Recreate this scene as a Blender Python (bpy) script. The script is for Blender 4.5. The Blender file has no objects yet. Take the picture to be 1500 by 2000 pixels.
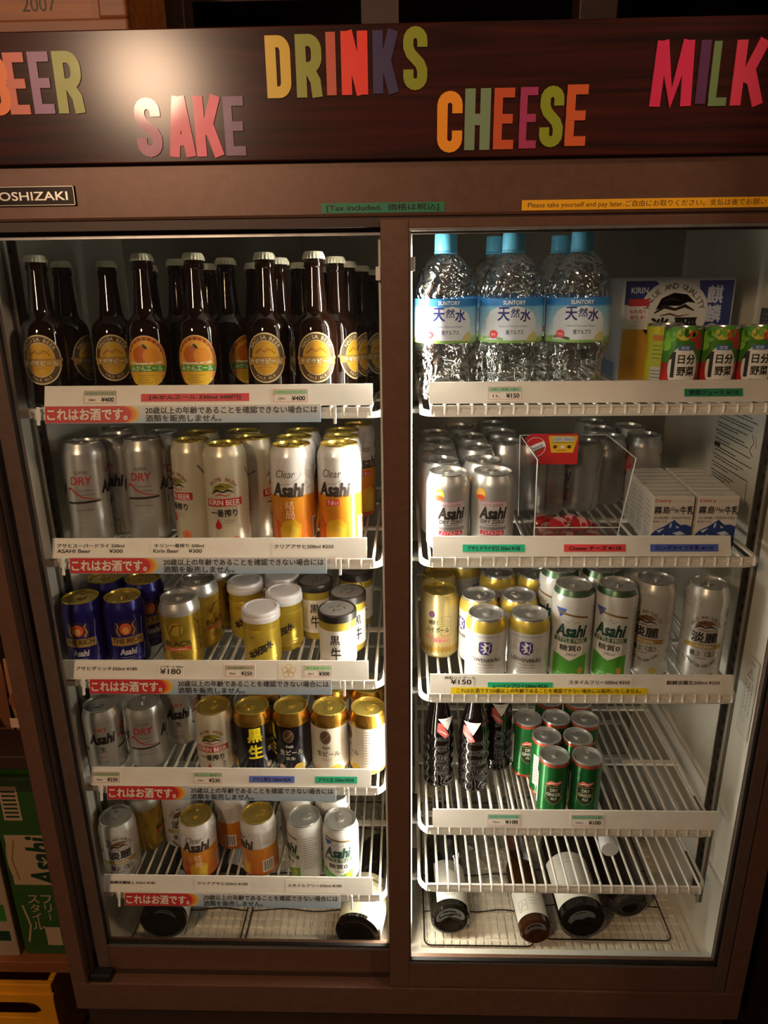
import bpy, bmesh, math, random
from mathutils import Vector, Matrix
from mathutils.geometry import tessellate_polygon

random.seed(7)
scn = bpy.context.scene
COL = scn.collection
PI = math.pi
ZB = 0.36            # all heights below are measured from the top of the cabinet's base rail; the floor is 0.36 m lower

# ------------------------------------------------------------------ camera
def make_camera():
    yaw, pitch, roll = -0.0303, 0.3252, -0.0127
    fwd = Vector((math.sin(yaw) * math.cos(pitch), math.cos(yaw) * math.cos(pitch), -math.sin(pitch)))
    right = Vector((math.cos(yaw), -math.sin(yaw), 0))
    up = right.cross(fwd)
    r = right * math.cos(roll) + up * math.sin(roll)
    u = up * math.cos(roll) - right * math.sin(roll)
    m = Matrix((r, u, -fwd)).transposed().to_4x4()
    cam = bpy.data.cameras.new('camera')
    cam.sensor_fit = 'HORIZONTAL'
    cam.sensor_width = 36.0
    cam.lens = 36.0 * 1400 / 1500
    cam.clip_start = 0.02
    o = bpy.data.objects.new('camera', cam)
    COL.objects.link(o)
    o.location = (0.6057, -0.9422, 1.2174)
    o.rotation_euler = m.to_euler()
    scn.camera = o
make_camera()

# ------------------------------------------------------------------ world, lights, exposure
w = bpy.data.worlds.new('room_glow')
scn.world = w
w.use_nodes = True
w.node_tree.nodes['Background'].inputs[0].default_value = (1.0, 0.62, 0.42, 1)
w.node_tree.nodes['Background'].inputs[1].default_value = 0.06

def point_lamp(name, loc, energy, color, size):
    l = bpy.data.lights.new(name, 'POINT')
    l.energy = energy; l.color = color; l.shadow_soft_size = size
    o = bpy.data.objects.new(name, l)
    o.location = loc
    COL.objects.link(o)
    return o
point_lamp('ceiling_lamp', (-0.26, -1.85, 1.85), 85, (1.0, 0.66, 0.42), 0.12)
point_lamp('room_lamp', (2.7, -1.5, 2.6), 90, (1.0, 0.68, 0.46), 0.15)
TUBE_POWER = 100.0
scn.view_settings.view_transform = 'Standard'
scn.view_settings.look = 'None'
scn.view_settings.exposure = -0.05
scn.view_settings.gamma = 1.0
scn.view_settings.use_curve_mapping = False
scn.cycles.max_bounces = 10
scn.cycles.transparent_max_bounces = 24
scn.cycles.sample_clamp_indirect = 6.0

# ------------------------------------------------------------------ materials
def lin(h):
    h = h.lstrip('#')
    out = []
    for i in (0, 2, 4):
        v = int(h[i:i + 2], 16) / 255
        out.append(v / 12.92 if v <= 0.04045 else ((v + 0.055) / 1.055) ** 2.4)
    return tuple(out) + (1,)
MATS = {}
def C(h, rough=0.45, metal=0.0, coat=0.0, trans=0.0, ior=1.45, noise=0.06, alpha=1.0):
    key = (h, rough, metal, coat, trans, ior, noise, alpha)
    if key in MATS: return MATS[key]
    m = bpy.data.materials.new('paint_' + h.lstrip('#'))
    m.use_nodes = True
    nt = m.node_tree
    b = nt.nodes['Principled BSDF']
    col = lin(h)
    b.inputs['Base Color'].default_value = col
    b.inputs['Roughness'].default_value = rough
    b.inputs['Metallic'].default_value = metal
    b.inputs['Coat Weight'].default_value = coat
    b.inputs['Coat Roughness'].default_value = 0.08
    b.inputs['Transmission Weight'].default_value = trans
    b.inputs['IOR'].default_value = ior
    b.inputs['Alpha'].default_value = alpha
    if noise:
        tc = nt.nodes.new('ShaderNodeTexCoord')
        n = nt.nodes.new('ShaderNodeTexNoise'); n.inputs['Scale'].default_value = 35
        r = nt.nodes.new('ShaderNodeMapRange')
        r.inputs['To Min'].default_value = max(0.0, rough - noise); r.inputs['To Max'].default_value = min(1.0, rough + noise)
        nt.links.new(tc.outputs['Object'], n.inputs['Vector'])
        nt.links.new(n.outputs['Fac'], r.inputs['Value'])
        nt.links.new(r.outputs['Result'], b.inputs['Roughness'])
    MATS[key] = m
    return m

def grain_mat(name, ca, cb, scale, rough, coat=0.0, bump=0.0, detail=6.0, dist=1.2, metal=0.0, coat_rough=0.22, spec=0.5):
    m = bpy.data.materials.new(name); m.use_nodes = True
    nt = m.node_tree; b = nt.nodes['Principled BSDF']
    tc = nt.nodes.new('ShaderNodeTexCoord'); mp = nt.nodes.new('ShaderNodeMapping')
    mp.inputs['Scale'].default_value = scale
    n = nt.nodes.new('ShaderNodeTexNoise'); n.inputs['Scale'].default_value = 1.0
    n.inputs['Detail'].default_value = detail; n.inputs['Distortion'].default_value = dist
    cr = nt.nodes.new('ShaderNodeValToRGB')
    cr.color_ramp.elements[0].color = lin(ca); cr.color_ramp.elements[0].position = 0.3
    cr.color_ramp.elements[1].color = lin(cb); cr.color_ramp.elements[1].position = 0.72
    nt.links.new(tc.outputs['Object'], mp.inputs['Vector']); nt.links.new(mp.outputs[0], n.inputs['Vector'])
    nt.links.new(n.outputs['Fac'], cr.inputs[0]); nt.links.new(cr.outputs[0], b.inputs['Base Color'])
    b.inputs['Roughness'].default_value = rough; b.inputs['Coat Weight'].default_value = coat
    b.inputs['Coat Roughness'].default_value = coat_rough; b.inputs['Specular IOR Level'].default_value = spec; b.inputs['Metallic'].default_value = metal
    if bump:
        bp = nt.nodes.new('ShaderNodeBump'); bp.inputs['Strength'].default_value = bump; bp.inputs['Distance'].default_value = 0.001
        nt.links.new(n.outputs['Fac'], bp.inputs['Height']); nt.links.new(bp.outputs[0], b.inputs['Normal'])
    return m

def pane_mat(name, tint, ior, rough=0.0, extra=0.0):
    m = bpy.data.materials.new(name); m.use_nodes = True
    nt = m.node_tree; nt.nodes.clear()
    out = nt.nodes.new('ShaderNodeOutputMaterial'); mix = nt.nodes.new('ShaderNodeMixShader')
    lw = nt.nodes.new('ShaderNodeLayerWeight'); lw.inputs['Blend'].default_value = 0.5
    pw = nt.nodes.new('ShaderNodeMath'); pw.operation = 'POWER'; pw.inputs[1].default_value = 5.0
    f0 = ((ior - 1) / (ior + 1)) ** 2 + extra
    add = nt.nodes.new('ShaderNodeMath'); add.operation = 'MULTIPLY_ADD'; add.inputs[1].default_value = 1 - f0; add.inputs[2].default_value = f0; add.use_clamp = True
    nt.links.new(lw.outputs['Facing'], pw.inputs[0])
    tr = nt.nodes.new('ShaderNodeBsdfTransparent'); tr.inputs[0].default_value = tint
    gl = nt.nodes.new('ShaderNodeBsdfGlossy'); gl.inputs['Roughness'].default_value = rough
    nt.links.new(pw.outputs[0], add.inputs[0]); nt.links.new(add.outputs[0], mix.inputs[0])
    nt.links.new(tr.outputs[0], mix.inputs[1]); nt.links.new(gl.outputs[0], mix.inputs[2])
    nt.links.new(mix.outputs[0], out.inputs[0])
    return m

def emit_mat(name, col, s):
    m = bpy.data.materials.new(name); m.use_nodes = True
    nt = m.node_tree; nt.nodes.clear()
    out = nt.nodes.new('ShaderNodeOutputMaterial'); e = nt.nodes.new('ShaderNodeEmission')
    e.inputs[0].default_value = col; e.inputs[1].default_value = s
    nt.links.new(e.outputs[0], out.inputs[0])
    return m

def vgrad_mat(name, stops, z0, z1, rough=0.35, metal=0.3, axis=2):
    """colour printed in a ramp along the height of the thing"""
    m = bpy.data.materials.new(name); m.use_nodes = True
    nt = m.node_tree; b = nt.nodes['Principled BSDF']
    tc = nt.nodes.new('ShaderNodeTexCoord'); sp = nt.nodes.new('ShaderNodeSeparateXYZ')
    mr = nt.nodes.new('ShaderNodeMapRange'); mr.inputs['From Min'].default_value = z0; mr.inputs['From Max'].default_value = z1
    cr = nt.nodes.new('ShaderNodeValToRGB')
    els = cr.color_ramp.elements
    for i, (p, h) in enumerate(stops):
        e = els[i] if i < 2 else els.new(p)
        e.position = p; e.color = lin(h)
    nt.links.new(tc.outputs['Object'], sp.inputs[0]); nt.links.new(sp.outputs[axis], mr.inputs['Value'])
    nt.links.new(mr.outputs[0], cr.inputs[0]); nt.links.new(cr.outputs[0], b.inputs['Base Color'])
    b.inputs['Roughness'].default_value = rough; b.inputs['Metallic'].default_value = metal
    return m

FRAME = grain_mat('brown_coated_steel', '#5f4233', '#684a3a', (60, 60, 60), 0.42, metal=0.25)
FRAME_D = grain_mat('dark_brown_jamb_and_rail_shade', '#33231b', '#3b2a20', (60, 60, 60), 0.5, metal=0.2)
STILE = grain_mat('taupe_door_stile', '#5e4b40', '#67544a', (60, 60, 60), 0.38, metal=0.35)
SIGN = grain_mat('dark_walnut_laminate', '#1a0806', '#45170f', (2.2, 8, 46), 0.6, coat=0.42, detail=9, dist=1.6, coat_rough=0.19, spec=0.1)
LINER = grain_mat('white_enamel_liner', '#dedace', '#e6e2d6', (14, 14, 14), 0.3)
BACKW = grain_mat('grey_steel_back_panel', '#8a877c', '#969388', (10, 10, 3), 0.42, metal=0.1)
WHITEP = grain_mat('white_coated_wire', '#e8e4dc', '#f1ede6', (40, 40, 40), 0.35)
RAILM = grain_mat('white_price_rail_plastic', '#e6e0d8', '#efeae2', (20, 20, 20), 0.4)
STEEL = C('#b9b6ae', 0.3, 1.0)
STEELD = C('#77736b', 0.35, 1.0)
ALU = C('#cfcdc8', 0.28, 1.0)
RUBBER = C('#0d0b0a', 0.6)
GASKET = C('#e9e6df', 0.5)
GLASS = pane_mat('door_glass', (0.93, 0.94, 0.92, 1), 1.42)
ACRYL = pane_mat('clear_acrylic', (0.86, 0.86, 0.85, 1), 1.5, 0.02, 0.06)
FILM = pane_mat('clear_plastic_film', (0.72, 0.72, 0.72, 1), 1.5, 0.18, 0.16)
BLACKI = C('#15120f', 0.5)
WHITEI = C('#efebe4', 0.45)

# ------------------------------------------------------------------ mesh helpers
class MB:
    def __init__(s): s.v = []; s.f = []; s.m = []; s.sm = []; s.mats = []
    def mi(s, mat):
        if mat not in s.mats: s.mats.append(mat)
        return s.mats.index(mat)
    def add(s, vs, fs, mat, smooth=False):
        o = len(s.v); s.v += [tuple(p) for p in vs]; k = s.mi(mat)
        for f in fs:
            s.f.append([i + o for i in f]); s.m.append(k); s.sm.append(smooth)
        return s
    def box(s, x0, x1, y0, y1, z0, z1, mat):
        vs = [(x0, y0, z0), (x1, y0, z0), (x1, y1, z0), (x0, y1, z0), (x0, y0, z1), (x1, y0, z1), (x1, y1, z1), (x0, y1, z1)]
        return s.add(vs, [(0, 3, 2, 1), (4, 5, 6, 7), (0, 1, 5, 4), (1, 2, 6, 5), (2, 3, 7, 6), (3, 0, 4, 7)], mat)
    def cbox(s, x0, x1, y0, y1, z0, z1, c, mat):
        """box with chamfered edges"""
        bm = bmesh.new()
        bmesh.ops.create_cube(bm, size=1)
        for v in bm.verts:
            v.co = Vector(((x0 + x1) / 2 + v.co.x * (x1 - x0), (y0 + y1) / 2 + v.co.y * (y1 - y0), (z0 + z1) / 2 + v.co.z * (z1 - z0)))
        bmesh.ops.bevel(bm, geom=bm.edges[:], offset=c, segments=2, affect='EDGES', profile=0.5)
        bm.verts.ensure_lookup_table(); bm.verts.index_update()
        s.add([v.co[:] for v in bm.verts], [[v.index for v in f.verts] for f in bm.faces], mat)
        bm.free(); return s
    def lathe(s, prof, mat, seg=36, smooth=True, bands=None, rfun=None):
        """prof: (radius, height) from bottom to top; bands: [(up to height, material)]"""
        n = len(prof); vs = []
        for (r, z) in prof:
            for k in range(seg):
                a = 2 * PI * k / seg
                rr = r * (rfun(a, z) if rfun else 1)
                vs.append((rr * math.sin(a), -rr * math.cos(a), z))
        base = len(s.v); s.v += vs
        for i in range(n - 1):
            mm = mat
            if bands:
                zc = (prof[i][1] + prof[i + 1][1]) / 2
                for zt, bmx in bands:
                    if zc <= zt: mm = bmx; break
            k2 = s.mi(mm)
            for k in range(seg):
                a0 = base + i * seg + k; a1 = base + i * seg + (k + 1) % seg
                s.f.append([a0, a1, a1 + seg, a0 + seg]); s.m.append(k2); s.sm.append(smooth)
        return s
    def tube(s, path, r, mat, seg=6, closed=False, caps=True):
        P = [Vector(p) for p in path]; n = len(P); vs = []
        prev = None
        for i in range(n):
            a = P[i - 1] if (i > 0 or closed) else P[i]
            b = P[(i + 1) % n] if (i < n - 1 or closed) else P[i]
            t = (b - a).normalized()
            if prev is None:
                ref = Vector((0, 0, 1)) if abs(t.z) < 0.9 else Vector((1, 0, 0))
                u = t.cross(ref).normalized()
            else:
                u = (prev - t * prev.dot(t)).normalized()
            prev = u
            v = t.cross(u)
            for k in range(seg):
                a2 = 2 * PI * k / seg
                vs.append(P[i] + u * (r * math.cos(a2)) + v * (r * math.sin(a2)))
        fs = []
        for i in range(n if closed else n - 1):
            j = (i + 1) % n
            for k in range(seg):
                fs.append((i * seg + k, j * seg + k, j * seg + (k + 1) % seg, i * seg + (k + 1) % seg))
        if caps and not closed:
            fs.append(list(range(seg))); fs.append([(n - 1) * seg + k for k in range(seg)][::-1])
        return s.add(vs, fs, mat, True)
    def sweep(s, path, prof, mat, smooth=False):
        """prof in (side, up) swept along a flat path (constant z)"""
        P = [Vector(p) for p in path]; n = len(P); m = len(prof); vs = []
        for i in range(n):
            t = (P[min(i + 1, n - 1)] - P[max(i - 1, 0)]).normalized()
            sd = Vector((t.y, -t.x, 0))
            for (a, b) in prof: vs.append(P[i] + sd * a + Vector((0, 0, b)))
        fs = [(i * m + k, i * m + (k + 1) % m, (i + 1) * m + (k + 1) % m, (i + 1) * m + k) for i in range(n - 1) for k in range(m)]
        fs += [list(range(m))[::-1], [(n - 1) * m + k for k in range(m)]]
        return s.add(vs, fs, mat, smooth)
    def prism(s, pts, y0, y1, mat):
        """polygon in (x, z) extruded from y0 to y1"""
        n = len(pts)
        vs = [(x, y0, z) for x, z in pts] + [(x, y1, z) for x, z in pts]
        tris = tessellate_polygon([[Vector((x, z, 0)) for x, z in pts]])
        fs = [tuple(t) for t in tris] + [tuple(i + n for i in t)[::-1] for t in tris]
        fs += [(i, (i + 1) % n, n + (i + 1) % n, n + i) for i in range(n)]
        return s.add(vs, fs, mat)
    def move(s, mtx):
        s.v = [tuple(mtx @ Vector(p)) for p in s.v]; return s
    def mesh(s, name):
        me = bpy.data.meshes.new(name)
        me.from_pydata(s.v, [], s.f)
        for m in s.mats: me.materials.append(m)
        me.polygons.foreach_set('material_index', s.m)
        me.polygons.foreach_set('use_smooth', s.sm)
        me.update()
        bm = bmesh.new(); bm.from_mesh(me)
        bmesh.ops.recalc_face_normals(bm, faces=bm.faces[:])
        bm.to_mesh(me); bm.free()
        if any(s.sm):
            try: me.set_sharp_from_angle(angle=math.radians(38))
            except Exception: pass
        return me

TXT = {}
_cu = bpy.data.curves.new('type', 'FONT')
_to = bpy.data.objects.new('type', _cu)
COL.objects.link(_to)
def text_mesh(st, bold=0.0, shear=0.0, res=3):
    """outline of a line of type, 1 unit high, as flat (x, z) triangles"""
    key = (st, bold, shear, res)
    if key in TXT: return TXT[key]
    _cu.body = st; _cu.size = 1.0; _cu.offset = bold; _cu.shear = shear; _cu.resolution_u = res
    bpy.context.view_layer.update()
    dg = bpy.context.evaluated_depsgraph_get()
    me = bpy.data.meshes.new_from_object(_to.evaluated_get(dg))
    vs = [(v.co.x, v.co.y) for v in me.vertices]
    fs = [list(p.vertices) for p in me.polygons]
    bpy.data.meshes.remove(me)
    if not vs: vs = [(0, 0), (0.1, 0), (0, 0.1)]; fs = [[0, 1, 2]]
    TXT[key] = (vs, fs)
    return TXT[key]

class PR:
    """flat print laid out in (s, z) and then put on a plane or wrapped round a cylinder"""
    def __init__(s): s.v = []; s.f = []; s.m = []; s.mats = []
    def add(s, vs, fs, mat, L):
        if mat not in s.mats: s.mats.append(mat)
        k = s.mats.index(mat); o = len(s.v)
        s.v += [(x, 0.00016 * L, z) for x, z in vs]
        for f in fs: s.f.append([i + o for i in f]); s.m.append(k)
        return s
    def rect(s, x0, x1, z0, z1, mat, L=1): return s.add([(x0, z0), (x1, z0), (x1, z1), (x0, z1)], [(0, 1, 2, 3)], mat, L)
    def ell(s, cx, cz, rx, rz, mat, L=1, n=28, a0=0, a1=360):
        full = a1 - a0 >= 360
        pts = [(cx + rx * math.cos(math.radians(a0 + (a1 - a0) * i / (n if full else n - 1))), cz + rz * math.sin(math.radians(a0 + (a1 - a0) * i / (n if full else n - 1)))) for i in range(n)]
        return s.poly(pts, mat, L)
    def poly(s, pts, mat, L=1):
        t = tessellate_polygon([[Vector((x, z, 0)) for x, z in pts]])
        return s.add(pts, [tuple(a) for a in t], mat, L)
    def stroke(s, pts, w, mat, L=1, taper=None):
        n = len(pts); a = []; b = []
        for i in range(n):
            p = Vector(pts[max(i - 1, 0)]); q = Vector(pts[min(i + 1, n - 1)])
            t = (q - p).normalized(); nn = Vector((-t.y, t.x))
            ww = w / 2 * (taper[i] if taper else 1)
            a.append(Vector(pts[i]) + nn * ww); b.append(Vector(pts[i]) - nn * ww)
        vs = [tuple(p) for p in a + b]
        return s.add(vs, [(i, i + 1, n + i + 1, n + i) for i in range(n - 1)], mat, L)
    def ring(s, cx, cz, rx, rz, w, mat, L=1, n=36, a0=0, a1=360):
        pts = [(cx + rx * math.cos(math.radians(a0 + (a1 - a0) * i / n)), cz + rz * math.sin(math.radians(a0 + (a1 - a0) * i / n))) for i in range(n + 1)]
        return s.stroke(pts, w, mat, L)
    def frame(s, x0, x1, z0, z1, w, mat, L=1):
        for r in ((x0, x1, z0, z0 + w), (x0, x1, z1 - w, z1), (x0, x0 + w, z0, z1), (x1 - w, x1, z0, z1)): s.rect(*r, mat, L)
        return s
    def text(s, st, cx, cz, h, mat, L=2, w=None, bold=0.0, shear=0.0, rot=0.0, align='C', res=3):
        """h: height of the type; w: squeeze or stretch the line to this width"""
        vs, fs = text_mesh(st, 0.0, shear, res)
        x0 = min(v[0] for v in vs); x1 = max(v[0] for v in vs); z0 = min(v[1] for v in vs); z1 = max(v[1] for v in vs)
        sz = h / max(1e-6, z1 - z0)
        sx = (w / (x1 - x0)) if w else sz
        ox = {'C': (x0 + x1) / 2, 'L': x0, 'R': x1}[align]
        ca, sa = math.cos(rot), math.sin(rot)
        k = max(0.0, bold) * 0.9
        for n, (dx, dz) in enumerate(((0, 0), (-k, -k), (k, -k), (-k, k), (k, k)) if k > 0.008 else ((0, 0),)):
            out = []
            for x, z in vs:
                a = (x - ox + dx) * sx; b = (z - (z0 + z1) / 2 + dz) * sz
                out.append((cx + a * ca - b * sa, cz + a * sa + b * ca))
            s.add(out, fs, mat, L + n * 0.04)
        return s
    def column(s, st, cx, ztop, h, mat, L=2, w=None, bold=0.0, gap=1.12):
        for i, ch in enumerate(st):
            zc = ztop - h * (i * gap + 0.5); t = h * 0.11
            if ch == 'ー': s.rect(cx - t / 2, cx + t / 2, zc - h * 0.42, zc + h * 0.42, mat, L)
            elif ch == '一': s.rect(cx - h * 0.46, cx + h * 0.46, zc - t / 2, zc + t / 2, mat, L)
            else: s.text(ch, cx, zc, h, mat, L, w, bold)
        return s
    def arc(s, st, cx, cz, rx, rz, a0, a1, h, mat, L=2, bold=0.02, flip=False):
        n = len(st)
        for i, ch in enumerate(st):
            if ch == ' ': continue
            a = math.radians(a0 + (a1 - a0) * (i / max(1, n - 1)))
            s.text(ch, cx + rx * math.cos(a), cz + rz * math.sin(a), h, mat, L, None, bold, 0, a + (PI / 2 if flip else -PI / 2), res=2)
        return s
    def mesh(s, name, r=None, step=0.005):
        me = bpy.data.meshes.new(name)
        me.from_pydata(s.v, [], s.f)
        for m in s.mats: me.materials.append(m)
        me.polygons.foreach_set('material_index', s.m)
        if r:
            bm = bmesh.new(); bm.from_mesh(me)
            xs = [v[0] for v in s.v]; x = math.floor(min(xs) / step) * step + step
            while x < max(xs):
                bmesh.ops.bisect_plane(bm, geom=bm.verts[:] + bm.edges[:] + bm.faces[:], plane_co=(x, 0, 0), plane_no=(1, 0, 0), dist=1e-7)
                x += step
            for v in bm.verts:
                a = v.co.x / r; R = r + v.co.y
                v.co = Vector((R * math.sin(a), -R * math.cos(a), v.co.z))
            for f in bm.faces:
                f.normal_update(); c = f.calc_center_median()
                if f.normal.x * c.x + f.normal.y * c.y < 0: f.normal_flip()
                f.smooth = True
            bm.to_mesh(me); bm.free()
        else:
            for v in me.vertices: v.co.y = -v.co.y
            me.update()
            bm = bmesh.new(); bm.from_mesh(me)
            for f in bm.faces:
                f.normal_update()
                if f.normal.y > 0: f.normal_flip()
            bm.to_mesh(me); bm.free()
        me.update()
        return me

# ------------------------------------------------------------------ scene-object helpers
LABELS = {}
def tag(o, label, cat, group=None):
    o['label'] = label; o['category'] = cat
    if group: o['group'] = group
    LABELS.setdefault(label, []).append(o.name)
    return o
def part(name, me, parent=None, loc=None, rot=None, label=None):
    if isinstance(me, MB): me = me.mesh(name)
    o = bpy.data.objects.new(name, me)
    COL.objects.link(o)
    if parent: o.parent = parent
    if loc: o.location = loc
    if rot: o.rotation_euler = rot
    if label: o['label'] = label
    return o
def empty(name, loc=(0, 0, 0), rotz=0.0, tilt=0.0):
    o = bpy.data.objects.new(name, None)
    o.empty_display_size = 0.02
    COL.objects.link(o)
    o.location = loc
    o.rotation_mode = 'ZYX'
    o.rotation_euler = (tilt, 0, rotz)
    return o
def struct(o): o['kind'] = 'structure'; return o
class Kind:
    """a kind of thing: named part meshes (with sub-parts) that every copy shares"""
    def __init__(s, name, cat, parts): s.name = name; s.cat = cat; s.parts = parts
    def place(s, loc, rotz, label, group=None, tilt=0.0, scale=None):
        r = empty(s.name, loc, rotz, tilt)
        if scale: r.scale = scale
        for p in s.parts:
            o = part(p[0], p[1], r)
            for q in (p[2] if len(p) > 2 else ()): part(q[0], q[1], o)
        return tag(r, label, s.cat, group)

# ================================================================== the room
b = MB(); b.box(-2.5, 3.5, -4.0, 1.2, -ZB - 0.05, -ZB, grain_mat('dark_plank_floor', '#2a1b12', '#3a271a', (3, 30, 3), 0.5))
struct(part('floor', b))
WOODD = grain_mat('dark_wall_boards', '#1c100b', '#2a1810', (30, 30, 2.5), 0.55)
b = MB(); b.box(-2.5, 3.5, 1.0, 1.1, -ZB, 2.3, WOODD)
struct(part('wall_back', b))
b = MB(); b.box(1.262, 1.30, -0.25, 1.0, -ZB, 2.3, WOODD)
struct(part('wall_right', b))

# ================================================================== refrigerator cabinet
fr = empty('display_refrigerator', (0, 0, -ZB))
tag(fr, 'large brown two-door glass-front display refrigerator with dark wooden sign on top', 'refrigerator')
def fpart(name, b, parent=None, label=None):
    if isinstance(b, MB): b = b.mesh(name)
    o = part(name, b, parent or fr, label=label)
    if parent is None: o.location = (0, 0, ZB)
    return o
b = MB(); b.cbox(0, 0.027, 0, 0.66, 0.0, 1.281, 0.0015, FRAME); fpart('side_panel', b)
b = MB(); b.cbox(1.169, 1.2, 0, 0.66, 0.0, 1.281, 0.0015, FRAME); fpart('side_panel', b)
b = MB(); b.cbox(0, 1.2, 0, 0.66, -0.064, 0.0, 0.002, FRAME); fpart('base_rail', b)
b = MB(); b.box(0.01, 1.19, 0.03, 0.64, -ZB + 0.02, -0.064, FRAME_D)
for i in range(9): b.box(0.08, 1.12, 0.024, 0.031, -0.33 + i * 0.028, -0.322 + i * 0.028, FRAME_D)
fpart('kick_grille', b)
for x in (0.03, 1.11):
    for y in (0.06, 0.56):
        b = MB(); b.box(x, x + 0.05, y, y + 0.05, -ZB, -ZB + 0.021, RUBBER); fpart('foot', b)
b = MB(); b.cbox(0, 1.2, 0, 0.075, 1.279, 1.345, 0.004, FRAME)
b.box(0, 1.2, 0.075, 0.66, 1.335, 1.47, FRAME_D); fpart('header_rail', b)
b = MB(); b.box(0.027, 1.169, 0.004, 0.075, 1.268, 1.279, FRAME_D); b.box(0.027, 1.169, 0.057, 0.075, 1.262, 1.335, FRAME_D); fpart('top_track', b)
b = MB()
for y in (0.0228, 0.0475): b.box(0.027, 1.169, y - 0.0015, y + 0.0015, 0.0, 0.007, FRAME_D)
b.box(0.027, 1.169, 0.060, 0.072, 0.0, 0.012, LINER); fpart('bottom_track', b)
b = MB(); b.box(0.027, 0.032, 0.0, 0.06, 0, 1.279, FRAME_D); b.box(0.032, 0.036, 0.012, 0.024, 0, 1.279, FRAME_D); fpart('door_jamb', b)
b = MB(); b.box(1.166, 1.169, 0.026, 0.06, 0, 1.279, FRAME_D); fpart('door_jamb', b)
b = MB(); b.cbox(0.033, 0.071, 0.002, 0.021, 0.0, 0.016, 0.003, RUBBER); fpart('rubber_stopper', b)
# liner
b = MB(); b.box(0.026, 0.032, 0.060, 0.62, -0.01, 1.335, LINER); fpart('inner_wall', b)
b = MB(); b.box(1.168, 1.174, 0.060, 0.62, -0.01, 1.335, LINER); fpart('inner_wall', b)
b = MB(); b.box(0.032, 1.168, 0.60, 0.62, -0.01, 1.335, BACKW)
for x in (0.4, 0.8): b.box(x - 0.002, x + 0.002, 0.597, 0.6, 0.03, 1.3, STEELD)
fpart('inner_back', b)
b = MB(); b.box(0.026, 1.174, 0.075, 0.62, 1.328, 1.336, LINER); fpart('inner_ceiling', b)
b = MB(); b.box(0.026, 1.174, 0.06, 0.62, -0.012, 0.004, LINER); fpart('inner_floor', b)
# slotted uprights on both walls and on the middle post
def upright(x0, x1, y0, y1, z0, z1, side):
    b = MB(); b.box(x0, x1, y0, y1, z0, z1, STEELD)
    xs = x1 if side > 0 else x0
    for yy in (y0, y1 - 0.004): b.box(min(xs, xs + side * 0.004), max(xs, xs + side * 0.004), yy, yy + 0.004, z0, z1, STEEL)
    o = fpart('slotted_upright', b)
    s = MB(); z = z0 + 0.02
    while z < z1 - 0.02:
        s.box(min(xs, xs + side * 0.0012), max(xs, xs + side * 0.0012), (y0 + y1) / 2 - 0.003, (y0 + y1) / 2 + 0.003, z, z + 0.010, RUBBER); z += 0.0246
    fpart('slots', s, o)
for y in (0.128, ):
    upright(0.032, 0.038, y, y + 0.028, 0.07, 1.31, 1)
    upright(1.162, 1.168, y, y + 0.028, 0.07, 1.31, -1)
b = MB(); b.cbox(0.5775, 0.6175, 0.086, 0.094, 0.004, 1.328, 0.002, LINER); fpart('middle_post', b)
b = MB(); b.box(0.585, 0.611, 0.13, 0.155, 0.004, 1.328, STEELD); fpart('rear_post', b)
b = MB(); b.box(0.585, 0.611, 0.50, 0.525, 0.004, 1.328, STEELD); fpart('rear_post', b)
TUBE = emit_mat('lit_fluorescent_tube', (1.0, 0.95, 0.82, 1), TUBE_POWER)
for x in (0.588, 0.608):
    b = MB(); b.tube([(x, 0.0735, 0.06), (x, 0.0735, 1.25)], 0.0062, TUBE, 10)
    o = fpart('lamp_tube', b, label='lit white tube behind the middle door stile')
    for z in (0.05, 1.247):
        e = MB(); e.tube([(x, 0.0735, z), (x, 0.0735, z + 0.013)], 0.0075, WHITEI, 10); fpart('tube_socket', e, o)

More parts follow.
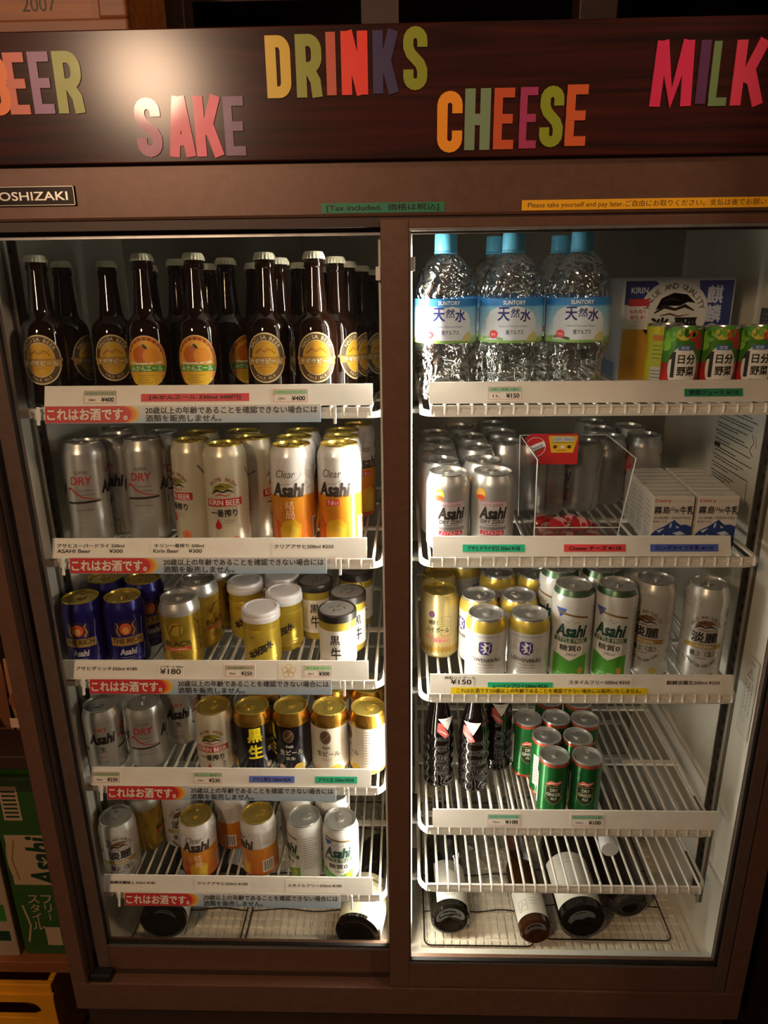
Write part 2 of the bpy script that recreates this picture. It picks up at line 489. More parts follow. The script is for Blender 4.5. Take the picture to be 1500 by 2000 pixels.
# doors
def door(x0, x1, y0, y1, z0, z1, gx0, gx1, gz0, gz1, left):
    d = empty('sliding_door'); d.parent = fr; d.location = (0, 0, ZB)
    for a, c, nm in ((x0, gx0, 'stile'), (gx1, x1, 'stile')):
        m = STILE if (left and a == x0) or (not left and c == x1) else FRAME
        b = MB(); b.cbox(a, c, y0, y1, z0, z1, 0.0015, m); part(nm, b, d)
    for a, c in ((z0, gz0), (gz1, z1)):
        b = MB(); b.cbox(gx0, gx1, y0 + 0.001, y1 - 0.001, a, c, 0.0012, FRAME if not left else FRAME_D if a > 1 else FRAME); part('rail', b, d)  # left door's top rail gets a darker brown to paint in its shadow
    ym = (y0 + y1) / 2
    b = MB(); b.box(gx0 - 0.004, gx1 + 0.004, ym - 0.003, ym + 0.003, gz0 - 0.004, gz1 + 0.004, GLASS); part('glass_pane', b, d)
    b = MB(); b.box(gx0, gx1, y0 - 0.0006, ym - 0.004, gz0, gz0 + 0.0045, ALU); part('glazing_bead', b, d)
    b = MB(); b.box(gx0, gx1, y0 - 0.0006, ym - 0.004, gz1 - 0.0035, gz1, ALU); part('glazing_bead', b, d)
    b = MB()
    if left: b.box(gx0, gx0 + 0.003, y0 + 0.001, ym - 0.004, gz0, gz1, RUBBER)
    else: b.box(gx1 - 0.004, gx1, y0 + 0.001, ym - 0.004, gz0, gz1, RUBBER); b.box(gx0, gx0 + 0.002, y0 + 0.002, ym - 0.004, gz0, gz1, STEELD)
    b.box(gx0, gx1, y0 + 0.001, ym - 0.004, gz0 + 0.0045, gz0 + 0.0085, RUBBER); part('gasket', b, d)
    b = MB()
    if left:
        b.box(gx1 - 0.0032, gx1, ym + 0.0035, y1, gz0, gz1, GASKET)
        b.cbox(gx1 - 0.0065, gx1, y0 + 0.002, ym - 0.0035, 1.205, 1.222, 0.001, GASKET)
    else:
        b.box(gx0, gx0 + 0.0028, ym + 0.0035, y1, gz0, gz1, GASKET)
        b.cbox(gx0, gx0 + 0.008, ym + 0.004, y1 + 0.004, 1.216, 1.233, 0.001, GASKET)
    part('edge_strip', b, d)
    return d
dl = door(0.041, 0.612, 0.024, 0.046, -0.004, 1.276, 0.064, 0.576, 0.062, 1.263, True); dl['label'] = 'left sliding glass door behind the right one'
dr = door(0.577, 1.1655, -0.002, 0.0215, 0.007, 1.277, 0.612, 1.145, 0.062, 1.266, False); dr['label'] = 'right sliding glass door with brown stile'

# sign board with cut-out letters
sb = MB(); sb.cbox(0, 1.2, -0.010, 0.004, 1.3415, 1.479, 0.0015, SIGN)
sb = fpart('sign_board', sb, label='dark walnut board carrying coloured cut-out letters')
sb2 = MB(); sb2.box(0.0, 1.2, 0.004, 0.06, 1.345, 1.4785, FRAME_D); fpart('sign_backing', sb2)
def letter_poly(ch, w, h, t):
    """closed strokes as polylines in metres"""
    a = t / 2; S = []
    def arc(cx, cy, rx, ry, a0, a1, n=8): return [(cx + rx * math.cos(math.radians(a0 + (a1 - a0) * i / n)), cy + ry * math.sin(math.radians(a0 + (a1 - a0) * i / n))) for i in range(n + 1)]
    l, r, tp, bt = a, w - a, h - a, a
    rx = min((w - t) / 2, 0.02); 
    if ch == 'I': S = [[(w / 2, 0), (w / 2, h)]]
    elif ch == 'L': S = [[(l, 0), (l, h)], [(0, bt), (w, bt)]]
    elif ch == 'E': S = [[(l, 0), (l, h)], [(0, bt), (w, bt)], [(0, tp), (w, tp)], [(0, h / 2), (w * 0.93, h / 2)]]
    elif ch == 'H': S = [[(l, 0), (l, h)], [(r, 0), (r, h)], [(l, h / 2), (r, h / 2)]]
    elif ch == 'N': S = [[(l, 0), (l, h)], [(r, 0), (r, h)], [(l + a * 0.2, h), (r - a * 0.2, 0)]]
    elif ch == 'M': S = [[(l, 0), (l + a * 0.5, h)], [(r, 0), (r - a * 0.5, h)], [(l + a * 0.6, h), (w / 2, h * 0.12), (r - a * 0.6, h)]]
    elif ch == 'A': S = [[(l * 0.9, 0), (w / 2 - a * 0.25, h)], [(w - l * 0.9, 0), (w / 2 + a * 0.25, h)], [(l + a, h * 0.28), (r - a, h * 0.28)]]
    elif ch == 'K': S = [[(l, 0), (l, h)], [(l + a, h * 0.36), (r - a * 0.1, h)], [(w * 0.46, h * 0.58), (r, 0)]]
    elif ch == 'D': S = [[(l, 0), (l, h)], [(0, tp)] + arc(r - rx, tp - rx * 1.2, rx, rx * 1.2, 90, 0) + arc(r - rx, bt + rx * 1.2, rx, rx * 1.2, 0, -90) + [(0, bt)]]
    elif ch == 'R':
        m = h * 0.47; ry = min(rx * 1.2, (tp - m) / 2)
        S = [[(l, 0), (l, h)], [(0, tp)] + arc(r - rx, tp - ry, rx, ry, 90, 0) + arc(r - rx, m + ry, rx, ry, 0, -90) + [(l, m)], [(w * 0.5, m), (r - a * 0.3, m * 0.55), (r, 0)]]
    elif ch == 'B':
        m = h * 0.5; ry = min(rx * 1.1, (tp - m) / 2)
        S = [[(l, 0), (l, h)], [(0, tp)] + arc(r - rx, tp - ry, rx, ry, 90, 0) + arc(r - rx, m + ry, rx, ry, 0, -90) + [(l, m)], [(l, m)] + arc(r - rx, m - ry, rx, ry, 90, 0) + arc(r - rx, bt + ry, rx, ry, 0, -90) + [(0, bt)]]
    elif ch == 'C': S = [[(r, h * 0.64), (r, tp - rx)] + arc(w / 2, tp - rx, (r - l) / 2, rx, 0, 180) + arc(w / 2, bt + rx, (r - l) / 2, rx, 180, 360) + [(r, h * 0.36)]]
    elif ch == 'S':
        S = [[(r, h * 0.68), (r, tp - rx)] + arc(w / 2, tp - rx, (r - l) / 2, rx, 0, 180) + [(l, h * 0.68), (l + w * 0.1, h * 0.58), (w / 2, h * 0.5), (r - w * 0.1, h * 0.42), (r, h * 0.32)] + arc(w / 2, bt + rx, (r - l) / 2, rx, 0, -180) + [(l, h * 0.33)]]
    return S
def cut_letter(ch, x0, x1, z0, z1, col, rot=0.0):
    w_, h_ = x1 - x0, z1 - z0
    t = min(0.0118, w_ * 0.42) if ch != 'I' else w_ * 0.98
    if ch in 'MK': t = 0.0118
    m = C(col, 0.36, coat=0.3)
    b = MB()
    for si, pts in enumerate(letter_poly(ch, w_, h_, t)):
        pts = [q for i, q in enumerate(pts) if i == 0 or (Vector(q) - Vector(pts[i - 1])).length > 2e-4]
        n = len(pts); A = []; B = []
        for i in range(n):
            p = Vector(pts[max(i - 1, 0)]); q = Vector(pts[min(i + 1, n - 1)]); d = (q - p)
            if d.length < 1e-7: d = Vector((0, 1))
            d.normalize(); nn = Vector((-d.y, d.x))
            if 0 < i < n - 1:
                d1 = (Vector(pts[i]) - Vector(pts[i - 1])); d2 = (Vector(pts[i + 1]) - Vector(pts[i]))
                if d1.length > 1e-7 and d2.length > 1e-7:
                    cs = max(0.6, abs(d1.normalized().dot(d)))
                    nn = nn / cs
            A.append(Vector(pts[i]) + nn * t / 2); B.append(Vector(pts[i]) - nn * t / 2)
        yf = -0.0014 - 0.00006 * si
        vs = [(p.x, yf, p.y) for p in A] + [(p.x, yf, p.y) for p in B] + [(p.x, 0, p.y) for p in A] + [(p.x, 0, p.y) for p in B]
        fs = []
        for i in range(n - 1):
            fs += [(i, i + 1, n + i + 1, n + i), (i, 2 * n + i, 2 * n + i + 1, i + 1), (n + i, n + i + 1, 3 * n + i + 1, 3 * n + i)]
        fs += [(0, n, 3 * n, 2 * n), (n - 1, 3 * n - 1, 4 * n - 1, 2 * n - 1)]
        b.add(vs, fs, m)
    o = part('letter', b, sb)
    o.location = (x0, -0.010, z0); o.rotation_euler = (0, rot, 0)
    return o
for ch, x0, x1, z0, z1, col in [
    ('B', .1205, .1500, .3944, .4555, '#e8752a'), ('E', .1475, .1712, .3950, .4580, '#c9624a'), ('E', .1760, .2000, .3952, .4583, '#8c5a86'), ('R', .2045, .2358, .3952, .4584, '#8f9a22'),
    ('S', .2925, .3225, .3478, .4100, '#a03c6e'), ('A', .3301, .3605, .3473, .4107, '#d9355f'), ('K', .3620, .3950, .3473, .4107, '#e5466a'), ('E', .3968, .4205, .3476, .4096, '#6a3a6e'),
    ('D', .4495, .4777, .4067, .4691, '#d8b31c'), ('R', .4836, .5132, .4068, .4697, '#8d9426'), ('I', .5182, .5294, .4085, .4712, '#c2553e'), ('N', .5353, .5655, .4085, .4717, '#ef3a2a'), ('K', .5712, .6010, .4092, .4718, '#3a2f58'), ('S', .6058, .6329, .4120, .4749, '#8a9328'),
    ('C', .6448, .6738, .3470, .4106, '#f29a26'), ('H', .6765, .7059, .3492, .4126, '#7b9272'), ('E', .7098, .7332, .3495, .4126, '#c8562e'), ('E', .7395, .7594, .3499, .4129, '#a83a66'), ('S', .7628, .7895, .3508, .4137, '#8c9a26'), ('E', .7924, .8163, .3517, .4145, '#cf5f30'),
    ('M', .8862, .9330, .3905, .4557, '#dc2f5c'), ('I', .9375, .9487, .3925, .4556, '#5c2f58'), ('L', .9520, .9722, .3901, .4543, '#6f8a58'), ('K', .9770, 1.0140, .3903, .4549, '#e0405f')]:
    cut_letter(ch, x0, x1, 1 + z0, 1 + z1, col)

# name plate and tapes on the header
b = MB(); b.cbox(0.090, 0.206, -0.0035, 0.001, 1.297, 1.3195, 0.001, C('#241d19', 0.3, 0.6)); npo = fpart('name_plate', b, label='small black metal name plate with raised lettering')
p = PR(); p.text('HOSHIZAKI', 0.148, 1.308, 0.0095, C('#d8d2c8', 0.3, 0.8), 2, w=0.098, bold=0.012); p.frame(0.0905, 0.2055, 1.2975, 1.319, 0.0008, C('#b9b2a6', 0.3, 0.9), 1)
o = part('lettering', p.mesh('lettering'), npo, (0, -0.0036, 0))
def tape(x0, x1, zc, h, col, st, tw, th, ink='#14110e', tilt=0.0, bold=0.0):
    b = MB(); b.box(x0, x1, -0.0008, 0.0, zc - h / 2, zc + h / 2, C(col, 0.4)); o = fpart('tape_label', b)
    p = PR(); p.text(st, (x0 + x1) / 2, zc, th, C(ink, 0.5), 1, w=tw, bold=bold); part('lettering', p.mesh('lettering'), o, (0, -0.0009, 0))
    o.location = (0, -0.0002, ZB); o['label'] = 'coloured adhesive tape with printed notice'
tape(0.5055, 0.655, 1.2895, 0.0112, '#2f7d5c', '[Tax included.  価格は税込]', 0.136, 0.0085, bold=0.012)
tape(0.748, 1.075, 1.2895, 0.0115, '#efaf1e', 'Please take yourself and pay later.ご自由にお取りください。支払は後でお願いします。', 0.312, 0.0082, '#5a3a14', bold=0.006)

# ================================================================== shelves
SHELF = {'L1': 1.0371, 'L2': .8069, 'L3': .5971, 'L4': .3899, 'L5': .1566, 'R1': 1.0384, 'R2': .809, 'R3': .5735, 'R4': .3086, 'R5': .182}
TILT = {'L1': 5.0, 'L2': 3.6}
LIPY = 0.06
wire_b = MB(); wire_b.tube([(0, -0.0045, -0.0135), (0, -0.005, -0.006), (0, -0.0025, -0.0025), (0, 0.004, -0.0021), (0, 0.495, -0.0021)], 0.0024, WHITEP, 6)
WIRE = wire_b.mesh('wire')
def on(s, y): return SHELF[s] - math.tan(math.radians(TILT.get(s, 0))) * (y - LIPY)
POSN = {'L1': 'top shelf behind the left door', 'L2': 'second shelf from the top behind the left door', 'L3': 'middle shelf behind the left door', 'L4': 'fourth shelf down behind the left door', 'L5': 'lowest shelf behind the left door',
        'R1': 'top shelf behind the right door', 'R2': 'second shelf from the top behind the right door', 'R3': 'middle shelf behind the right door', 'R4': 'fourth shelf down behind the right door', 'R5': 'lowest shelf behind the right door'}
for s, z in SHELF.items():
    x0, x1 = (0.070, 0.572) if s[0] == 'L' else (0.630, 1.138)
    r = empty('wire_shelf', (0, LIPY, z), 0, -math.radians(TILT.get(s, 0)))
    tag(r, 'white coated wire rack, the ' + POSN[s], 'shelf', 'wire shelves of the refrigerator')
    rc = 0.026; pth = [(x0, 0.50, -0.013), (x0, rc, -0.013)]
    for k in range(1, 6): a = PI + k / 6 * PI / 2; pth.append((x0 + rc + rc * math.cos(a), rc + rc * math.sin(a) - 0.002, -0.013))
    pth += [(x0 + rc, -0.002, -0.013), (x1 - rc, -0.002, -0.013)]
    for k in range(1, 6): a = 1.5 * PI + k / 6 * PI / 2; pth.append((x1 - rc + rc * math.cos(a), rc + rc * math.sin(a) - 0.002, -0.013))
    pth += [(x1, rc, -0.013), (x1, 0.50, -0.013)]
    b = MB(); b.sweep(pth, [(-0.0025, -0.004), (0.0025, -0.004), (0.003, 0.0), (0.0025, 0.004), (-0.0025, 0.004)], WHITEP); part('frame', b, r)
    b = MB(); b.box(x0 + 0.012, x1 - 0.012, -0.0035, 0.0005, -0.0045, -0.0015, WHITEP); b.box(x0 + 0.012, x1 - 0.012, -0.0015, 0.0005, -0.011, -0.004, WHITEP); part('front_bar', b, r)
    for yy in (0.178, 0.36, 0.49):
        b = MB(); b.box(x0 + 0.002, x1 - 0.002, yy - 0.006, yy + 0.006, -0.0085, -0.0042, WHITEP); part('cross_bar', b, r)
    n = 26; px0 = x0 + 0.0135
    for k in range(n):
        o = part('wire', WIRE, r, (px0 + k * (x1 - x0 - 0.027) / (n - 1), 0, 0))
    BR = C('#cfc2b6', 0.4)
    if s[0] == 'L':
        b = MB(); b.cbox(x0 - 0.020, x0 + 0.004, -0.003, 0.022, -0.015, -0.001, 0.003, BR); part('support_clip', b, r)
    for xx in (x0 - .012, x1 - .008):
        b = MB(); b.box(xx, xx + .0115, .02, .09, -.016, -.010, STEELD); part('bracket', b, r)

# price rails, cards and warning strips
def rail(s, x0, x1, cards, label):
    z = SHELF[s]
    r = empty('price_rail', (0, 0.052, z))
    tag(r, label, 'price rail', 'white price rails')
    b = MB()
    hh, ly = 0.0305, 0.011
    vs = []
    for (y, zz) in ((0.0, 0.0022), (ly, hh), (ly + 0.0022, hh), (0.0022, 0.0022)):
        vs += [(x0, y, zz), (x1, y, zz)]
    b.add(vs, [(0, 1, 3, 2), (2, 3, 5, 4), (4, 5, 7, 6), (6, 7, 1, 0), (0, 2, 4, 6), (1, 7, 5, 3)], RAILM)
    part('rail_body', b, r)
    tl = math.atan2(ly, hh - 0.0022)
    def put(name, me, parent, up, out=0.0006):
        o = part(name, me, parent)
        if parent is r:
            o.location = (0, math.sin(tl) * up - out, 0.0022 + math.cos(tl) * up); o.rotation_euler = (-tl, 0, 0)
        return o
    for c in cards:
        kind, a, e = c[0], c[1], c[2]
        if kind == 'card':
            bord, topc, price = c[3], c[4], c[5]
            b = MB(); b.box(a, e, 0, 0.0005, 0.003, 0.0255, C('#efe6de', 0.45)); o = put('price_card', b, r, 0)
            p = PR(); p.frame(a + .0015, e - .0015, 0.0055, 0.0235, 0.0006, C(bord, .5), 1); p.rect(a + .0025, e - .0025, 0.0165, 0.0225, C(topc, .5), 1)
            p.text(c[6], (a + e) / 2, 0.0195, 0.0035, C('#3d4a3c', .5), 2, w=(e - a) * 0.8)
            p.text(c[7], a + (e - a) * 0.26, 0.0105, 0.0032, C('#5a3c34', .5), 2, w=(e - a) * 0.2, bold=.01); p.text(price, e - (e - a) * 0.28, 0.0108, 0.0062, BLACKI, 2, w=(e - a) * 0.36, bold=.025)
            part('lettering', p.mesh('lettering'), o, (0, -0.0002, 0))
        elif kind == 'tape':
            b = MB(); b.box(a, e, 0, 0.0005, 0.0075, 0.0185, C(c[3], .45)); o = put('price_tape', b, r, 0)
            p = PR(); p.text(c[4], (a + e) / 2, 0.013, 0.0066, C('#16100e', .5), 1, w=(e - a) * 0.84, bold=0.022); part('lettering', p.mesh('lettering'), o, (0, -0.0002, 0))
        elif kind == 'strip':
            b = MB(); b.box(a, e, 0, 0.0005, 0.0, 0.0105, C('#f2d31c', .45)); o = put('notice_tape', b, r, 0, 0.0009)
            p = PR(); p.text(c[3], (a + e) / 2, 0.0055, 0.0066, C('#3a2a10', .5), 1, w=(e - a) * 0.94, bold=0.016); part('lettering', p.mesh('lettering'), o, (0, -0.0002, 0))
        elif kind == 'plain':
            b = MB(); b.box(a - .004, e + .004, 0, 0.0004, 0.003, 0.026, C('#f0e9e1', .45)); o = put('price_slip', b, r, 0)
            p = PR(); lines = c[3]
            for i, (t, xa, xe, zc, h) in enumerate(lines): p.text(t, a + (e - a) * (xa + xe) / 2, zc, h, C('#1c1815', .5), 1, w=(e - a) * (xe - xa), bold=.02)
            part('lettering', p.mesh('lettering'), o, (0, -0.0002, 0))
        elif kind == 'flower':
            b = MB(); b.box(a, e, 0, 0.0004, 0.002, 0.027, C('#efe6d8', .45)); o = put('stamp_card', b, r, 0)
            p = PR(); cx = (a + e) / 2
            for k in range(5):
                an = PI / 2 + k * 2 * PI / 5; p.ring(cx + 0.0068 * math.cos(an), 0.0145 + 0.0068 * math.sin(an), 0.0045, 0.0045, 0.0007, C('#d9b25a', .5), 1, 14)
            p.column('桜', cx, 0.0175, 0.006, C('#d08a4a', .5), 2); part('lettering', p.mesh('lettering'), o, (0, -0.0002, 0))
    return r
G, Rr, Bb, Gb = '#2fae86', '#d8434a', '#5f72c8', '#a9c7a0'
rail('L1', .0971, .5616, [('card', .1524, .2016, '#b08a78', '#a8b09a', '¥400', 'ナギサビール ペール', '330ml'), ('tape', .2353, .3883, '#d63a44', '[みかんエール 330ml 500円]'), ('card', .4209, .4723, '#d77a72', '#a5c8a0', '¥400', 'ナギサビール アメリカン', '330ml')], 'white price rail with red tape under the beer bottles')
rail('L2', .071, .5492, [('plain', .079, .1815, [('アサヒスーパードライ 500ml', 0, 1, .0195, .0058), ('ASAHI Beer', 0, .5, .0115, .0055), ('¥300', .78, .98, .0115, .0055)]), ('plain', .2263, .303, [('キリン一番搾り 500ml', .02, 1, .0195, .0058), ('Kirin Beer', 0, .5, .0115, .0055), ('¥300', .7, .96, .0115, .0055)]), ('plain', .4098, .4989, [('クリアアサヒ500ml ¥250', 0, 1, .018, .006)])], 'white price rail with black printed prices under the tall beer cans')
rail('L3', .054, .5475, [('plain', .0766, .1754, [('アサヒザリッチ350ml ¥180', 0, 1, .0175, .006)]), ('plain', .2129, .2462, [('ハイボール 350ml', 0, 1.1, .021, .0036), ('¥180', 0, 1, .0135, .0085)]), ('card', .3168, .3664, '#c98078', '#b7b59a', '¥250', '菊水酒造本醸造カップ', '180ml'), ('flower', .4036, .4366), ('card', .4432, .4901, '#d08a80', '#a5d29c', '¥300', '黒牛 純米 カップ', '180ml')], 'white price rail with flower stamp under the sake cups')
rail('L4', .0703, .5479, [('card', .0721, .1216, '#c2847a', '#9fb08a', '¥230', 'アサヒスーパードライ', '350ml'), ('card', .2451, .2969, '#c2847a', '#9fc29a', '¥230', 'キリン一番搾り', '350ml'), ('tape', .3415, .4184, Bb, 'アサヒ黒生 350ml ¥230'), ('tape', .4533, .5245, G, 'アサヒ生 350ml ¥230')], 'white price rail with blue tape and green tape under black cans')
rail('L5', .0602, .5465, [('plain', .0725, .154, [('麒麟淡麗極上 350ml ¥180', 0, 1, .018, .0052)]), ('plain', .2307, .3219, [('クリアアサヒ350ml ¥180', 0, 1, .018, .0052)]), ('plain', .3942, .4913, [('スタイルフリー350ml ¥180', 0, 1, .0165, .0052)])], 'white price rail on the lowest left shelf above the lying bottles')
rail('R1', .6404, 1.132, [('card', .7203, .77, '#d9a090', '#9cc7ac', '¥150', '天然水', '1L'), ('tape', .9914, 1.0711, '#2c8f68', '野菜ジュース ¥110')], 'white price rail under the water bottles and juice cans')
rail('R2', .6476, 1.0872, [('tape', .692, .7844, '#22b58c', 'アサヒドライゼロ 350ml ¥150'), ('tape', .8422, .933, '#e0474a', 'Cheese チーズ ¥110'), ('tape', .9692, 1.0685, '#5468c4', 'ロングライフ牛乳 ¥110')], 'white price rail with green, red and blue tapes under milk cartons')
rail('R3', .6458, 1.1242, [('plain', .6786, .7113, [('焼酎ハイボール', -.3, 1.2, .0255, .004), ('¥150', 0, 1, .019, .0075)]), ('tape', .7375, .8402, '#22b07c', 'レーベンブロイ330ml ¥230'), ('plain', .8661, .9617, [('スタイルフリー500ml ¥250', 0, 1, .019, .0062)]), ('plain', 1.0198, 1.1026, [('麒麟淡麗生500ml ¥250', 0, 1, .019, .0062)]), ('strip', .6786, .9891, 'これはお酒です!20歳以上の年齢であることを確認できない場合には販売いたしません。')], 'white price rail with long yellow notice tape')
rail('R4', .6524, 1.1358, [('card', .7447, .8034, '#d79a94', '#7ec0a4', '¥100', 'コカコーラ レギュラー缶', '190ml'), ('card', .8872, .9438, '#d79a94', '#86b898', '¥100', 'ジンジャーエール 缶', '190ml')], 'white price rail under the ginger ale cans and dark bottles')

STRIPM = vgrad_mat('pale_blue_strip_print', [(0.0, '#9fb9d4'), (1.0, '#d4d2d2')], -0.022, 0.001, 0.42, 0.0)
REDG = C('#cf2f30', .45); ORG = C('#e8762a', .45); YELG = C('#efc243', .45)
for s, wh in (('L1', 'under the beer bottles'), ('L2', 'under the tall beer cans'), ('L3', 'under the blue cans and sake cups'), ('L4', 'under the black and cream cans'), ('L5', 'just above the lying bottles')):
    x0, x1 = 0.099, 0.489
    r = empty('warning_strip', (0, 0.0492, SHELF[s] + .0035), 0, math.radians(-15))
    tag(r, 'long red and pale blue printed alcohol warning strip ' + wh, 'sign', 'alcohol warning strips')
    b = MB(); b.cbox(x0, x1, 0, 0.0012, -0.0235, 0.0015, 0.0004, STRIPM); o = part('strip', b, r)
    if s != 'L5' or True:
        p = PR(); za, zb = -0.0225, 0.0005; zc = (za + zb) / 2
        def blob(xe, L, m, sh=0.0):
            pts = [(x0 + .001, za), (xe - .014, za)] + [(xe - .014 + (.014) * math.cos(t), zc + (zb - za) / 2 * math.sin(t)) for t in [(-PI / 2 + PI * i / 12) for i in range(1, 12)]] + [(xe - .014, zb), (x0 + .001, zb)]
            p.poly(pts, m, L)
        blob(.2335, 1, YELG); blob(.2305, 2, C('#ee9a35', .45)); blob(.2265, 3, ORG); blob(.2225, 4, REDG)
        p.text('これはお酒です。', 0.160, zc, 0.0160, C('#f3dcd2', .45), 6, w=0.114, bold=0.035)
        p.text('これはお酒です。', 0.160, zc, 0.0164, C('#8e1d20', .45), 5, w=0.1148, bold=0.06)
        tx = C('#2c2a30', .5)
        p.text('20歳以上の年齢であることを確認できない場合には', 0.2425, -0.0058, 0.0096, tx, 2, w=0.242, bold=0.018, align='L')
        p.text('酒類を販売しません。', 0.2425, -0.0168, 0.0096, tx, 2, w=0.107, bold=0.018, align='L')
        WARN = globals().get('WARN') or p.mesh('lettering')
        part('lettering', WARN, o, (0, -0.0002, 0))
    b = MB()
    for xx in (x0 - 0.012, x1 + 0.018):
        b.cbox(xx, xx + 0.004, -0.001, 0.003, -0.026, 0.0, 0.001, GASKET); 
    part('hook', b, r)

# ================================================================== kinds of cans
SILV = C('#cfcecb', 0.32, 0.72); SILVL = C('#d6d5d2', 0.26, 0.85); GOLDL = C('#cfb75e', 0.26, 0.8); GOLDB = C('#c9a24a', 0.30, 0.9)
def can_profile(r, h):
    return [(r * .70, 0.0006), (r * .74, 0), (r * .80, 0.0006), (r * .96, 0.006), (r, 0.010), (r, h - 0.0195), (r * .985, h - 0.0165), (r * .93, h - 0.0105), (r * .85, h - 0.0045), (r * .835, h - 0.003)]
def lid_mesh(r, h, mat, neck=.835):
    q = r * neck
    b = MB(); b.lathe([(q, h - .0032), (q + .0014, h - .0022), (q + .0014, h - .0006), (q + .0004, h), (q - .0006, h - .0008), (q - .0016, h - .0052), (q - .0034, h - .0054), (q - .0046, h - .0042), (0.0003, h - .0042)], mat, 32)
    return b.mesh('lid')
def tab_mesh(r, h, mat):
    b = MB(); k = r / .0331
    pts = []
    for i in range(16):
        a = 2 * PI * i / 16; pts.append((0.0075 * k * math.cos(a) * (1 if math.cos(a) > -0.2 else .95), 0.004 + 0.0125 * k * math.sin(a) * (1.0 if math.sin(a) > 0 else .7)))
    hole = [(x * .5, 0.0115 + (y - .004) * .32) for x, y in pts]
    n = 16; vs = [(x, y, h - .0022) for x, y in pts] + [(x, y, h - .0022) for x, y in hole] + [(x, y, h - .0036) for x, y in pts] + [(x, y, h - .0036) for x, y in hole]
    fs = []
    for i in range(n):
        j = (i + 1) % n
        fs += [(i, j, n + j, n + i), (2 * n + i, 3 * n + i, 3 * n + j, 2 * n + j), (i, 2 * n + i, 2 * n + j, j), (n + i, n + j, 3 * n + j, 3 * n + i)]
    b.add(vs, fs, mat)
    b.lathe([(0.0022 * k, h - .0042), (0.0022 * k, h - .0016), (0.0003, h - .0014)], mat, 10)
    pr = []
    return b.mesh('pull_tab')
def can_kind(name, r, h, bands, lidm, pr, neck=.835, body=None, prof=None):
    """bands: [(up to height, material)] of the printed body"""
    P = prof or can_profile(r, h)
    zs = sorted(set([p[1] for p in P] + [z for z, m in bands if z < h - .0195 and z > .0105]))
    Q = []
    for i, p in enumerate(P):
        Q.append(p)
        if i < len(P) - 1:
            for z, m in bands:
                if p[1] + 1e-6 < z < P[i + 1][1] - 1e-6:
                    t = (z - p[1]) / (P[i + 1][1] - p[1]); Q.append((p[0] + (P[i + 1][0] - p[0]) * t, z))
    bm_ = MB(); bm_.lathe(Q, bands[-1][1], 40, bands=bands)
    bm_.lathe([(0.0003, .004), (r * .5, .003), (P[0][0], P[0][1])], lidm, 20)
    parts = [('body', bm_.mesh('body')), ('lid', lid_mesh(r, h, lidm, neck)), ('pull_tab', tab_mesh(r, h, lidm))]
    if pr: parts.append(('label_print', pr.mesh('label_print', r)))
    return Kind(name, 'can', parts)
R0, H3, H5 = 0.0331, 0.122, 0.168
RED = C('#b3232b', .4); DK = C('#2a2422', .4); GRYI = C('#6d6763', .4); ORI = C('#e2772a', .4); GRN = C('#1d6b3a', .4)
def lines(p, cx, z, w, n, col, gap=.004, h=.0011, L=2):
    rnd = random.Random(int(z * 1e5) + n)
    for i in range(n):
        ww = w * rnd.uniform(.6, 1); p.rect(cx - w / 2, cx - w / 2 + ww, z - i * gap, z - i * gap + h, col, L)

def pr_superdry(h):
    p = PR(); k = h / H5
    for c0 in (0.0, PI * R0):
        z = h * .62
        p.text('SUPER', c0, z + .018, .0052, GRYI, 2, w=.020, bold=.01)
        p.text('DRY', c0 - .001, z + .005, .0125, RED, 2, w=.033, bold=.012, shear=.12)
        p.stroke([(c0 - .024, z - .010), (c0 - .019, z - .006), (c0 - .012, z - .014), (c0 - .002, z - .021), (c0 + .012, z - .0245), (c0 + .024, z - .0255)], .0022, RED, 2, [1.8, 1.6, 1.2, .9, .6, .3])
        p.poly([(c0 - .027, z - .0325), (c0 + .025, z - .030), (c0 + .027, z - .0265), (c0 - .027, z - .029)], DK, 2)
        lines(p, c0 + .006, z - .011, .024, 2, GRYI, .007)
        p.text('DRAFT BEER', c0, z - .042, .003, GRYI, 2, w=.03)
        lines(p, c0, z - .058, .02, 2, C('#a9a6a2', .4), .008)
    for c0 in (PI * R0 / 2, -PI * R0 / 2):
        p.text('DRY', c0, h * .72, .007, RED, 2, w=.020, bold=.01)
        p.text('Asahi', c0, h * .57, .019, BLACKI, 2, w=.044, bold=.042, shear=.25)
        p.text('生', c0, h * .40, .010, BLACKI, 2, bold=.02)
        p.text('辛口', c0, h * .27, .005, RED, 2)
        lines(p, c0, h * .19, .026, 2, GRYI)
    return p
def kirin_beast(p, cx, cz, s, ca, cb, cc):
    """winged emblem, kept to its blot of shapes"""
    p.poly([(cx - .016 * s, cz - .004 * s), (cx - .012 * s, cz + .005 * s), (cx - .002 * s, cz + .0095 * s), (cx + .009 * s, cz + .008 * s), (cx + .0165 * s, cz + .001 * s), (cx + .010 * s, cz + .002 * s), (cx + .004 * s, cz - .001 * s), (cx - .006 * s, cz - .001 * s)], ca, 2)
    p.stroke([(cx - .017 * s, cz - .007 * s), (cx - .009 * s, cz - .0015 * s), (cx, cz - .004 * s), (cx + .008 * s, cz - .001 * s), (cx + .016 * s, cz - .005 * s)], .0028 * s, cb, 3, [.4, 1.2, .8, 1.1, .3])
    p.stroke([(cx - .010 * s, cz + .003 * s), (cx - .003 * s, cz + .005 * s), (cx + .003 * s, cz + .003 * s)], .0018 * s, cb, 3, [.5, 1, .4])
    p.stroke([(cx - .012 * s, cz - .009 * s), (cx - .004 * s, cz - .0075 * s), (cx + .003 * s, cz - .0095 * s), (cx + .012 * s, cz - .008 * s)], .0018 * s, cc, 3, [.4, 1, .7, .3])
